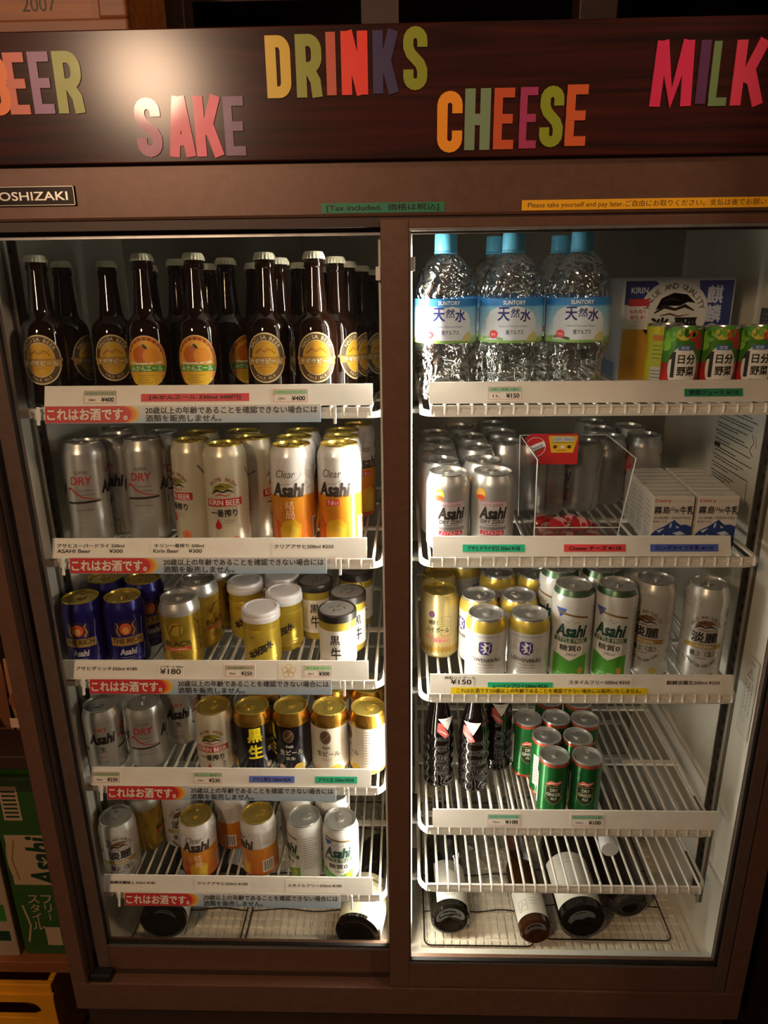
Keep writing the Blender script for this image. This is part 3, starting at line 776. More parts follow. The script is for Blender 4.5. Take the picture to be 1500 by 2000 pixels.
def pr_kirin(h):
    p = PR(); o = h - H5; z = h * .58
    for c0 in (0.0, PI * R0):
        p.arc('PRIME BREW', c0, z - .006, .024, .026, 140, 40, .0055, C('#8a4a2e', .4), 2, .012)
        kirin_beast(p, c0, z + .004, 1.05, C('#8d8428', .4, .3), BLACKI, RED)
        p.poly([(c0 - .029, z - .0235), (c0 + .029, z - .0215), (c0 + .029, z - .0095), (c0 - .029, z - .0115)], RED, 2)
        p.text('KIRIN BEER', c0, z - .0165, .0082, WHITEI, 3, w=.050, bold=.012)
        p.text('一番搾り', c0 - .001, z - .033, .0115, BLACKI, 2, w=.042, bold=.025)
        if o > -.01:
            p.poly([(c0 - .010, z - .042)] + [(c0 - .010 + .0055 * math.cos(a), z - .0535 + .0055 * math.sin(a)) for a in [PI * .85 + i * PI * 1.3 / 10 for i in range(11)]], RED, 2)
            lines(p, c0 + .008, z - .045, .018, 2, GRYI, .0035, .0006)
            p.ell(c0 + .015, z - .079, .0085, .0085, C('#e0835a', .4), 2); p.text('生', c0 + .015, z - .079, .008, C('#c2442e', .4), 3)
        else:
            p.column('生ビール', c0 + .020, z - .042, .005, BLACKI, 2); p.poly([(c0 - .006, z - .044), (c0 - .002, z - .054), (c0 - .010, z - .054)], RED, 2)
    for c0 in (PI * R0 / 2, -PI * R0 / 2):
        p.column('一番搾り製法', c0, h * .55, .006, GRYI, 2); p.stroke([(c0 - .012, h * .78), (c0 + .002, h * .66), (c0 + .012, h * .70)], .003, GRYI, 2)
    return p
ORG_G = {}
def pr_clear(h, alt):
    p = PR(); z = h * .555
    for c0 in (0.0, PI * R0):
        p.text('Clear', c0 - .003, z + .031 * (h / H5) + .002, .012, C('#5d5450', .4), 3, w=.030, shear=.3, bold=-.004)
        p.stroke([(c0 - .014, z + .0155), (c0 + .004, z + .018), (c0 + .016, z + .026), (c0 + .022, z + .034)], .0006, GRYI, 2)
        p.text('Asahi', c0, z + .0085, .020, C('#3d322c', .4), 3, w=.050, bold=.042, shear=.2)
        if alt:
            p.poly([(c0 - .013, z - .017), (c0 + .008, z - .015), (c0 + .008, z - .006), (c0 - .013, z - .008)], C('#d8434a', .4), 3); p.text('うまい', c0 - .002, z - .0115, .006, WHITEI, 4, w=.017, bold=.02)
        else:
            p.column('結局', c0 + .002, z - .008, .0135, C('#f3d3b4', .4), 4, bold=.0)
            p.column('うまい!', c0 - .012, z - .012, .0042, C('#f0c8a8', .4), 4)
        p.poly([(c0 - .013, z - .082 * h / H5), (c0 + .016, z - .082 * h / H5), (c0 + .019, z - .046 * h / H5), (c0 + .008, z - .036 * h / H5), (c0 - .008, z - .040 * h / H5), (c0 - .015, z - .052 * h / H5)], C('#e8b32a', .35, .3), 2)
        p.poly([(c0 - .002, z - .078 * h / H5), (c0 + .013, z - .078 * h / H5), (c0 + .015, z - .050 * h / H5), (c0 + .004, z - .046 * h / H5)], C('#efcb4e', .35, .3), 3)
        p.poly([(c0 - .020, z - .086 * h / H5), (c0 + .010, z - .086 * h / H5), (c0 - .018, z - .040 * h / H5), (c0 - .024, z - .03 * h / H5)], C('#c9542a', .35, .3), 1)
    for c0 in (PI * R0 / 2, -PI * R0 / 2):
        p.rect(c0 - .012, c0 + .010, h * .12, h * .34, WHITEI, 3)
        for i in range(9): p.rect(c0 - .010 + i * .0021, c0 - .0093 + i * .0021 + .0006 * (i % 2), h * .14, h * .32, DK, 4)
        p.rect(c0 - .013, c0 + .011, z + .008, h * .84, C('#d9d4d0', .4), 2); lines(p, c0, h * .80, .018, 6, GRYI, .0042, .0009, 3)
    return p
def clear_kind(name, h, alt):
    z = h * .555
    og = vgrad_mat('orange_to_gold_can_print', [(0.0, '#dd6a22'), (1.0, '#e79a2c')], 0.0, z, .3, .35)
    return can_kind(name, R0, h, [(z, og), (9, C('#e9e4e2', .28, .25))], GOLDL, pr_clear(h, alt))
def pr_rich():
    p = PR(); h = H3
    for c0 in (0.0, PI * R0):
        z = h * .46
        p.poly([(c0 - .017, z + .006), (c0 + .017, z + .006), (c0 + .019, z + .026), (c0 + .008, z + .034), (c0 - .008, z + .034), (c0 - .019, z + .026)], C('#2c2140', .4), 1)
        p.ell(c0, z + .019, .0095, .0105, C('#c85a3a', .4), 2); p.ell(c0, z + .017, .005, .006, C('#e0a05a', .4), 3)
        for q in (-1, 1):
            p.stroke([(c0 + q * .010, z + .007), (c0 + q * .014, z + .016), (c0 + q * .011, z + .026), (c0 + q * .015, z + .031)], .0036, C('#b98a52', .4, .4), 3, [1.2, 1, .8, .5])
        p.stroke([(c0 - .014, z + .008), (c0, z + .004), (c0 + .014, z + .008)], .003, C('#2a2f8a', .4), 3)
        p.poly([(c0 - .026, z - .0105), (c0 + .026, z - .0105), (c0 + .026, z + .0045), (c0 - .026, z + .0045)], C('#c9a258', .35, .5), 4)
        p.text('THE RICH', c0, z - .0015, .0085, C('#2a2018', .4), 5, w=.046, bold=.012)
        p.text('Asahi', c0, z - .0215, .0105, C('#d8d2dc', .35, .3), 4, w=.026, bold=.042, shear=.2)
        lines(p, c0, z - .032, .024, 2, C('#9aa0c8', .4), .004, .001, 4)
        p.stroke([(c0 + .029, z + .034), (c0 + .026, z + .01), (c0 + .029, z - .02), (c0 + .024, z - .04)], .0014, C('#8d93c8', .35, .3), 2)
    return p
def pr_goldball():
    p = PR()
    for c0 in (0.0, PI * R0):
        z = H3 * .5
        p.ell(c0 - .002, z + .016, .011, .012, C('#d9b84c', .35, .5), 1); p.stroke([(c0 - .013, z + .008), (c0 - .006, z + .022), (c0 + .006, z + .024), (c0 + .004, z + .004)], .0045, C('#8a6a1e', .4, .4), 2, [.6, 1, .8, .5])
        p.text('BLACK', c0, z - .010, .0095, C('#2a2014', .4), 2, w=.044, bold=.01)
        p.rect(c0 - .022, c0 + .021, z - .0225, z - .0165, C('#c8452a', .4), 2); p.text('HIGHBALL', c0, z - .0195, .0032, WHITEI, 3, w=.03)
        lines(p, c0, z - .031, .03, 2, C('#6a5220', .4), .005)
        p.stroke([(c0 + .030, z + .03), (c0 + .040, z + .015), (c0 + .036, z - .01), (c0 + .044, z - .03)], .002, C('#6a5220', .4), 2)
    return p
def pr_black(kuro):
    p = PR(); ink = WHITEI if kuro else C('#3a302a', .4)
    for c0 in (0.0, PI * R0):
        z = H3 * .5
        em = C('#5a4030', .4, .3) if kuro else C('#6b5140', .4, .2)
        p.ell(c0 - .004, z + .019, .010, .0135, em, 1); p.ring(c0 - .004, z + .019, .0085, .0118, .0008, C('#a8906a', .4, .4), 2); p.stroke([(c0 - .010, z + .012), (c0 - .002, z + .020), (c0 + .003, z + .027)], .0018, C('#a8906a', .4, .4), 2)
        p.text('Asahi', c0 - .003, z - .001, .006, ink, 2, w=.014, bold=.015, shear=.2)
        p.text('生ビール', c0, z - .0135, .0098, ink, 2, w=.040, bold=.02)
        p.text('マルエフ' if not kuro else '黒生', c0 - .002, z - .0255, .006, ink, 2, w=.017)
        p.ell(c0 + .014, z - .045, .010, .0085, C('#d8b23a', .4), 1); p.ell(c0 - .018, z - .045, .006, .006, C('#d8b8a0', .4), 1)
        if kuro:
            p.column('黒生', c0 - .042, z + .034, .026, C('#e2cc1e', .4), 2, w=.024, bold=.035, gap=1.25)
        else:
            p.rect(c0 + .030, c0 + .052, z - .040, z + .036, C('#d2ccc2', .4), 1); lines(p, c0 + .041, z + .030, .018, 13, GRYI, .0052, .0012, 2)
    return p
def pr_tanrei(h):
    p = PR()
    for c0 in (0.0, PI * R0):
        z = h * .53
        p.arc('VALUE AND QUALITY', c0, z + .004, .023, .027, 158, 22, .0052, C('#6d5c4c', .4), 2, .012)
        kirin_beast(p, c0, z + .016, 1.0, C('#7d5a38', .4, .2), C('#2a201a', .4), C('#7d5a38', .4))
        p.text('淡麗', c0, z - .005, .0175, BLACKI, 2, w=.040, bold=.02)
        p.poly([(c0 - .030, z - .025), (c0 + .030, z - .025), (c0 + .030, z - .017), (c0 - .030, z - .017)], C('#b99a4a', .35, .5), 2); p.text('ORIGINAL', c0, z - .021, .005, C('#e9e2cc', .4), 3, w=.032, bold=.012)
        p.text('極上〈生〉', c0, z - .034, .0098, BLACKI, 2, w=.038, bold=.012)
        lines(p, c0, z - .043, .02, 1, GRYI)
        p.arc('BREWED FOR GOOD TIMES', c0, z - .030, .026, .026, 215, 325, .0042, C('#4a4440', .4), 2, .01, flip=True)
        if h > .15: p.ell(c0 + .017, z - .074, .006, .006, C('#b9b04a', .4), 2)
    return p
def pr_stylefree(h):
    p = PR(); k = h / H5
    for c0 in (0.0, PI * R0):
        z = h * .56
        p.poly([(c0 - .028, z + .042 * k), (c0 - .009, z + .042 * k), (c0 - .012, z + .033 * k), (c0 - .020, z + .026 * k), (c0 - .022, z + .033 * k)], C('#3f5fae', .4), 2)
        p.poly([(c0 - .024, z + .034), (c0 + .026, z + .026), (c0 + .026, z + .0295), (c0 - .024, z + .0375)], C('#8a6a3c', .4, .3), 3)
        p.stroke([(c0 - .013, z + .022), (c0 - .004, z + .019), (c0, z + .024), (c0 + .004, z + .018), (c0 + .012, z + .0215)], .0008, GRYI, 2)
        p.text('Asahi', c0, z + .0045, .0205, C('#173f31', .4), 2, w=.049, bold=.042, shear=.25)
        p.rect(c0 - .028, c0 + .028, z - .0165, z - .0085, C('#3b5f3e', .4), 2); p.text('STYLE FREE', c0, z - .0125, .0058, C('#e6e2d2', .4), 3, w=.046, bold=.012)
        p.poly([(c0 - .021, z - .019), (c0 + .021, z - .019), (c0 + .021, z - .038), (c0, z - .0475), (c0 - .021, z - .038)], WHITEI, 3)
        p.text('糖質0', c0, z - .0255, .0105, DK, 4, w=.034, bold=.02); p.text('24kcal', c0 + .002, z - .0365, .0048, DK, 4, w=.018, shear=.3)
        p.poly([(c0 - .029, z - .026 - .012 * k), (c0 - .017, z - .040), (c0, z - .049), (c0 + .017, z - .040), (c0 + .029, z - .026 - .012 * k), (c0 + .029, .012), (c0 - .029, .012)], C('#58a83a', .35, .2), 2)
        p.text('ALC.4%', c0 - .004, .018 * k + .004, .0035, C('#e0efe0', .4), 3, w=.03); p.ell(c0 + .019, .022 * k + .006, .005, .006, C('#c89a2e', .4), 3)
    for c0 in (PI * R0 / 2, -PI * R0 / 2):
        lines(p, c0, h * .8, .030, 14, C('#8a8684', .4), h * .042, .0012, 2)
    return p
def pr_dryzero():
    p = PR()
    for c0 in (0.0, PI * R0):
        z = H3 * .5
        p.ell(c0 - .020, z + .031, .0085, .009, C('#efb92c', .4), 2); p.ell(c0 - .020, z + .0265, .0078, .004, C('#d8502a', .4), 3); p.text('NEW', c0 - .020, z + .033, .005, C('#fff2c8', .4), 3, w=.011)
        p.rect(c0 - .020, c0 + .021, z - .038, z + .021, C('#d6d4d6', .35, .4), 1)
        p.rect(c0 - .020, c0 + .021, z + .0195, z + .0212, C('#c98a98', .4), 2)
        p.text('ALC.0.00%', c0, z + .0155, .0042, C('#c25a6c', .4), 2, w=.030, bold=.012)
        p.text('Asahi', c0, z + .003, .0175, DK, 2, w=.041, bold=.042, shear=.25)
        p.text('DRY ZERO', c0, z - .0105, .0058, DK, 2, w=.036, bold=.02)
        p.rect(c0 - .012, c0 + .012, z - .0165, z - .0155, GRYI, 2); p.rect(c0 - .020, c0 + .021, z - .0235, z - .0185, C('#9a9898', .35, .5), 2)
        p.rect(c0 - .019, c0 + .018, z - .0315, z - .0245, C('#c22a42', .4), 2); p.text('ノンアルコール', c0 - .0005, z - .028, .0052, WHITEI, 3, w=.031, bold=.02)
        p.ell(c0, z - .037, .021, .006, C('#b2b0b0', .35, .5), 1); p.text('ビールテイスト飲料', c0, z - .0375, .0042, DK, 2, w=.034)
    return p
def pr_highball():
    p = PR()
    for c0 in (0.0, PI * R0):
        z = H3 * .5
        p.ell(c0 - .012, z + .026, .0085, .0095, C('#cbb98a', .35, .5), 2); p.ell(c0 - .012, z + .026, .0055, .0065, C('#5a2f52', .4), 3)
        p.text('焼酎', c0 - .010, z + .011, .008, BLACKI, 2, bold=.02)
        p.text('ハイボール', c0 - .002, z - .003, .0098, BLACKI, 2, w=.040, bold=.025)
        p.frame(c0 + .004, c0 + .022, z - .014, z + .022, .0007, GRYI, 1); lines(p, c0 + .013, z + .016, .014, 4, C('#7a6a44', .4), .004, .0008, 2)
        p.text('プレーン', c0 - .012, z - .016, .0068, C('#d84a7a', .4), 2, w=.022, bold=.02); p.text('糖質ゼロ', c0 + .006, z - .0235, .0055, C('#d8507e', .4), 2, w=.028, bold=.02)
        p.stroke([(c0 - .024, z - .019), (c0 - .006, z - .020), (c0 + .020, z - .0165)], .001, C('#d84a7a', .4), 2)
    for i in range(30):
        a = -PI * R0 + i * 2 * PI * R0 / 30; p.poly([(a, .012), (a + .005, .020), (a, .028), (a - .005, .020)], C('#b9944a', .35, .8), 1)
    return p
def pr_lowen():
    p = PR()
    for c0 in (0.0, PI * R0):
        z = H3 * .5
        p.rect(c0 - .026, c0 + .026, z + .0315, z + .0322, GRYI, 1)
        pts = [(c0 - .0105, z + .021), (c0 - .007, z + .0235), (c0 + .007, z + .0235), (c0 + .0105, z + .021), (c0 + .0105, z + .006), (c0 + .006, z + .001), (c0 - .006, z + .001), (c0 - .0105, z + .006)]
        p.poly(pts, C('#3c2f6e', .4), 2)
        W = C('#e6e2e6', .4)
        p.stroke([(c0 - .002, z + .0215), (c0 + .002, z + .018), (c0 - .002, z + .0145), (c0 + .001, z + .009), (c0 - .003, z + .0035)], .0042, W, 3, [.8, 1.2, 1.3, 1, .6])
        p.stroke([(c0 - .002, z + .015), (c0 - .007, z + .017)], .0016, W, 3); p.stroke([(c0 - .001, z + .011), (c0 - .007, z + .009)], .0016, W, 3); p.stroke([(c0 + .001, z + .007), (c0 + .007, z + .003)], .0018, W, 3)
        p.stroke([(c0 + .005, z + .006), (c0 + .007, z + .013), (c0 + .005, z + .019), (c0 + .008, z + .021)], .0015, W, 3)
        p.text('LÖWENBRÄU', c0, z - .0085, .0078, DK, 2, w=.052, bold=.012)
        p.text('ORIGINAL', c0, z - .017, .003, C('#a8845a', .4), 2, w=.030); lines(p, c0, z - .0235, .034, 3, C('#8a8688', .4), .0042, .0008, 2)
        p.text('1383', c0 + .0175, z + .010, .004, C('#b5aeb0', .4), 2); p.text('1383', c0 - .0175, z + .010, .004, C('#b5aeb0', .4), 2)
    return p
def pr_ginger(r, h):
    p = PR()
    for c0 in (0.0, PI * r):
        z = h * .5
        p.stroke([(c0 - .013, z + .013), (c0 - .004, z + .0185), (c0 + .004, z + .0155), (c0 + .013, z + .0205)], .008, C('#d0665a', .4), 2, [.5, 1, 1, .5])
        p.stroke([(c0 - .010, z + .015), (c0, z + .0175), (c0 + .010, z + .0185)], .0016, C('#f0cfc4', .4), 3)
        sh = [(c0 - .0135, z + .010), (c0 + .0135, z + .010), (c0 + .0135, z - .014), (c0 + .008, z - .022), (c0, z - .026), (c0 - .008, z - .022), (c0 - .0135, z - .014)]
        p.poly(sh, C('#23301c', .4), 2); p.stroke(sh + [sh[0]], .0009, C('#c9b86a', .35, .5), 3)
        W = C('#e9ead6', .4)
        p.text('DRY', c0 + .001, z + .0035, .0062, W, 4, w=.013, bold=.012); p.text('GINGER', c0, z - .0055, .0062, W, 4, w=.023, bold=.015); p.text('ALE', c0 + .001, z - .0135, .0055, W, 4, w=.010, bold=.012)
    c0 = -PI * r / 2
    p.rect(c0 - .009, c0 + .009, h * .18, h * .72, C('#dcd9cc', .4), 2); lines(p, c0, h * .68, .014, 9, GRYI, .006, .0013, 3)
    return p
def pr_veg(r, h):
    p = PR()
    for c0 in (0.0, ):
        z = h * .46
        p.poly([(c0 - .031, z - .045), (c0 + .031, z - .045), (c0 + .031, z - .026), (c0, z - .018), (c0 - .031, z - .004)], C('#cf2a2c', .4), 1)
        p.poly([(c0 + .012, z - .045), (c0 + .050, z - .045), (c0 + .050, z - .010), (c0 + .026, z - .014)], C('#2f6a34', .4), 1)
        for q, (x, zz, cc) in enumerate(((-.020, .040, '#7fc03a'), (-.012, .046, '#4f9a2e'), (.0, .044, '#d7c63a'), (.016, .042, '#c8382e'), (.026, .030, '#c8382e'), (-.027, .028, '#8fcf44'), (.008, .047, '#5fae34'))):
            p.ell(c0 + x, z + zz, .0105, .0085, C(cc, .4), 2, 12)
        p.ell(c0 + .002, z - .003, .0205, .031, WHITEI, 3)
        p.rect(c0 - .006, c0 + .012, z + .022, z + .029, C('#3f6ab0', .4), 4); p.text('充実', c0 + .003, z + .0255, .0052, WHITEI, 5)
        p.poly([(c0 - .0125, z + .020), (c0 - .0085, z + .020), (c0 - .0085, z - .016), (c0 - .0135, z - .016), (c0 - .0135, z + .010), (c0 - .0185, z + .008)], BLACKI, 5)
        p.text('日分', c0 + .0065, z + .010, .0125, BLACKI, 5, w=.0225, bold=.03); p.text('野菜', c0 + .0065, z - .0065, .0125, BLACKI, 5, w=.0225, bold=.03)
        p.text('350', c0 + .003, z - .0225, .0078, C('#3d7a4a', .4), 5, w=.016, bold=.01); p.text('野菜', c0 - .010, z - .0215, .003, DK, 5); p.text('g分', c0 + .0145, z - .0225, .004, DK, 5)
    return p
def pr_yellow(r, h):
    p = PR(); c0 = 0.0; z = h * .5
    p.rect(c0 - .012, c0 + .013, z - .042, z + .036, C('#b9c03a', .4), 1); p.rect(c0 - .010, c0 + .010, z + .026, z + .034, C('#c87a2a', .4), 2)
    p.rect(c0 - .010, c0 + .012, z - .040, z - .012, C('#c9ccc8', .4), 2); lines(p, c0, z - .018, .018, 5, GRYI, .005, .0012, 3); lines(p, c0, z + .018, .018, 4, C('#7a8a2a', .4), .006, .0016, 2)
    p.column('ビタミン', c0 - .022, z + .03, .007, C('#c9641e', .4), 2)
    return p
BLUEB = C('#221f6e', .26, .45); CREAMB = C('#d8cfb8', .3, .35); BLKB = C('#15101a', .22, .2); CRMB = C('#ddd3bf', .34, .1); WHB = C('#dcdad6', .28, .45); SFB = C('#e3e1dc', .3, .3)
GOLDH = C('#c8a83e', .28, .7)
K = {}
K['SD5'] = can_kind('beer_can', R0, H5, [(9, SILV)], SILVL, pr_superdry(H5))
K['SD3'] = can_kind('beer_can', R0, H3, [(9, SILV)], SILVL, pr_superdry(H3))
K['KI5'] = can_kind('beer_can', R0, H5, [(9, CREAMB)], GOLDL, pr_kirin(H5))
K['KI3'] = can_kind('beer_can', R0, H3, [(9, CREAMB)], GOLDL, pr_kirin(H3))
K['CA5'] = clear_kind('beer_can', H5, False)
K['CB5'] = clear_kind('beer_can', H5, True)
K['CA3'] = clear_kind('beer_can', H3, False)
K['RI3'] = can_kind('beer_can', R0, H3, [(9, BLUEB)], GOLDL, pr_rich())
K['GO3'] = can_kind('highball_can', R0, H3, [(.0985, GOLDH), (9, SILV)], SILVL, pr_goldball())
K['BK3'] = can_kind('beer_can', R0, H3, [(.098, BLKB), (9, C('#c8963c', .26, .9))], GOLDL, pr_black(True))
K['CR3'] = can_kind('beer_can', R0, H3, [(.014, GOLDB), (.098, CRMB), (9, C('#c8963c', .26, .9))], GOLDL, pr_black(False))
K['TA5'] = can_kind('beer_can', R0, H5, [(9, WHB)], SILVL, pr_tanrei(H5))
K['TA3'] = can_kind('beer_can', R0, H3, [(9, WHB)], SILVL, pr_tanrei(H3))
K['SF5'] = can_kind('beer_can', R0, H5, [(H5 - .012, SFB), (9, C('#5f7a62', .3, .7))], SILVL, pr_stylefree(H5))
K['SF3'] = can_kind('beer_can', R0, H3, [(9, SFB)], SILVL, pr_stylefree(H3))
K['DZ3'] = can_kind('beer_can', R0, H3, [(9, SILV)], SILVL, pr_dryzero())
K['HB3'] = can_kind('highball_can', R0, H3, [(9, C('#c8b67c', .3, .65))], GOLDL, pr_highball())
K['LO3'] = can_kind('beer_can', R0, H3, [(.0985, C('#d5d2ce', .3, .35)), (.1165, C('#cdb552', .3, .6)), (9, SILVL)], SILVL, pr_lowen())
RG, HG = .0262, .115
GPROF = lambda r, h: [(r * .90, 0), (r, .001), (r * 1.0, .004), (r * .985, .006), (r * .985, h - .006), (r * 1.0, h - .004), (r, h - .002), (r * .96, h - .0022)]
REDRIM = C('#c8573f', .3, .5)
K['GA'] = can_kind('ginger_ale_can', RG, HG, [(.0055, REDRIM), (HG - .0095, C('#1f6b34', .25, .45)), (HG - .0032, REDRIM), (9, SILVL)], SILVL, pr_ginger(RG, HG), neck=.93, prof=GPROF(RG, HG))
HV = .0985
K['VE'] = can_kind('juice_can', RG, HV, [(.003, SILVL), (HV * .5, C('#b8382c', .3, .2)), (HV - .003, C('#4f8a2e', .3, .2)), (9, SILVL)], SILVL, pr_veg(RG, HV), neck=.93, prof=GPROF(RG, HV))
K['YE'] = can_kind('juice_can', RG, HV, [(.003, SILVL), (HV - .003, C('#d9cf2c', .3, .2)), (9, SILVL)], SILVL, pr_yellow(RG, HV), neck=.93, prof=GPROF(RG, HV))

# ------------------------------------------------------------------ bottles and cups
BROWN = C('#170a05', .06, 0.0, coat=.6, noise=0)
def bottle_glass(name, tint, body, thick):
    m = bpy.data.materials.new(name); m.use_nodes = True
    nt = m.node_tree; b = nt.nodes['Principled BSDF']
    b.inputs['Base Color'].default_value = lin(body); b.inputs['Roughness'].default_value = .05; b.inputs['Coat Weight'].default_value = .3
    out = nt.nodes['Material Output']; mix = nt.nodes.new('ShaderNodeMixShader'); tr = nt.nodes.new('ShaderNodeBsdfTransparent'); tr.inputs[0].default_value = lin(tint)
    mix.inputs[0].default_value = thick
    nt.links.new(tr.outputs[0], mix.inputs[1]); nt.links.new(b.outputs[0], mix.inputs[2]); nt.links.new(mix.outputs[0], out.inputs[0])
    return m
BEERG = bottle_glass('brown_beer_glass', '#8a4a1c', '#1c0c06', .78)
CAPM = C('#eee8cc', .35, .1)
def crown(z0, r, h):
    b = MB(); n = 63
    rf = lambda a, z: 1 + (.05 * math.cos(21 * a) if z < z0 + h * .75 else 0)
    b.lathe([(r * 1.08, z0), (r * 1.04, z0 + h * .4), (r * .98, z0 + h * .76), (r * .88, z0 + h), (.0003, z0 + h)], CAPM, n, rfun=rf)
    return b.mesh('crown_cap')
BR_ = .0308
def beer_bottle(name, pr, cat='bottle'):
    P = [(.0003, .003), (.022, .001), (.026, 0), (.0300, .003), (BR_, .007), (BR_, .100), (.0303, .108), (.0285, .115), (.0245, .1215), (.0190, .1265), (.0172, .131), (.0165, .138), (.0150, .155), (.0135, .175), (.0129, .189), (.0142, .1905), (.0142, .196), (.0130, .1975), (.0130, .203)]
    b = MB(); b.lathe(P, BEERG, 40)
    return Kind(name, 'bottle', [('glass_body', b.mesh('glass_body')), ('crown_cap', crown(.2005, .0146, .0098)), ('label_print', pr.mesh('label_print', BR_))])
def pr_nagisa():
    p = PR(); z = .0665; cr = C('#d9c79a', .45); br = C('#5a4026', .45); gd = C('#d0a02e', .42); am = C('#b9822a', .42)
    p.ell(0, z, .0300, .0350, cr, 1, 40); p.poly([(-.0305, z - .003), (-.0325, z), (-.0305, z + .003)], cr, 1); p.poly([(.0305, z - .003), (.0325, z), (.0305, z + .003)], cr, 1)
    p.ell(0, z, .0280, .0328, br, 2, 40); p.ell(0, z, .0205, .0245, cr, 3, 36); p.ell(0, z, .0195, .0235, gd, 4, 36)
    for i in range(9): p.stroke([(-.012 + .003 * i - .002, z + .008 + .002 * (i % 3)), (-.012 + .003 * i + .0015, z + .0105 + .002 * ((i * 7) % 3))], .0011, am, 5)
    p.stroke([(-.014, z + .006), (-.006, z + .012), (0, z + .008), (.006, z + .013), (.014, z + .006)], .0014, C('#8a5a1e', .45), 5); p.stroke([(-.010, z - .014), (0, z - .012), (.010, z - .014)], .0012, am, 5)
    p.arc('NAGISA BEER', 0, z, .0238, .0284, 145, 35, .0052, cr, 5, .015); p.arc('PALE ALE', 0, z, .0238, .0284, 240, 300, .0036, cr, 5, .01, flip=True)
    p.rect(-.0295, .0295, z - .0095, z + .0008, C('#b98f3e', .45), 5); p.rect(-.0295, .0295, z + .0003, z + .0009, br, 6)
    p.text('ナギサビール', 0, z - .0045, .0075, br, 6, w=.0475, bold=.05); p.text('ナギサビール', 0, z - .0045, .0072, C('#f0ead8', .45), 7, w=.0465, bold=.02)
    return p
def pr_mikan():
    p = PR(); z = .0625; cr = C('#e0b47a', .45)
    p.ell(0, z, .0305, .0365, cr, 1, 40); p.ell(0, z, .0293, .0352, C('#c8742a', .45), 2, 40)
    p.ell(0, z - .002, .0262, .0318, C('#e0a238', .45), 3, 40)
    p.arc('みかんの風味豊かな', 0, z, .0262, .0318, 150, 30, .0042, C('#7a3f16', .45), 5, .01)
    p.ell(-.006, z + .010, .0125, .012, C('#c8681e', .45), 4); p.ell(.008, z + .008, .0115, .0115, C('#d88a2a', .45), 5); p.stroke([(-.003, z + .024), (0, z + .021), (.003, z + .018)], .004, C('#203a1c', .45), 6, [.6, 1.1, .5])
    p.rect(-.0275, .0275, z - .0135, z - .0045, C('#4d8a34', .45), 5); p.text('みかんエール', 0, z - .009, .0075, C('#d9e6b0', .45), 6, w=.045, bold=.02)
    p.ell(0, z - .0245, .021, .0098, C('#d8b02c', .45), 5); lines(p, 0, z - .019, .026, 4, C('#a5761e', .45), .0034, .0008, 6)
    p.stroke([(-.022, z - .001), (-.012, z - .0025), (.006, z - .002), (.022, z - .0005)], .0022, C('#dfe3d2', .45), 5)
    p.arc('MIKAN ALE', 0, z, .0280, .0335, 240, 300, .003, C('#f0d9a2', .45), 5, .01, flip=True)
    return p
K['NAG'] = beer_bottle('beer_bottle', pr_nagisa()); K['MIK'] = beer_bottle('beer_bottle', pr_mikan())

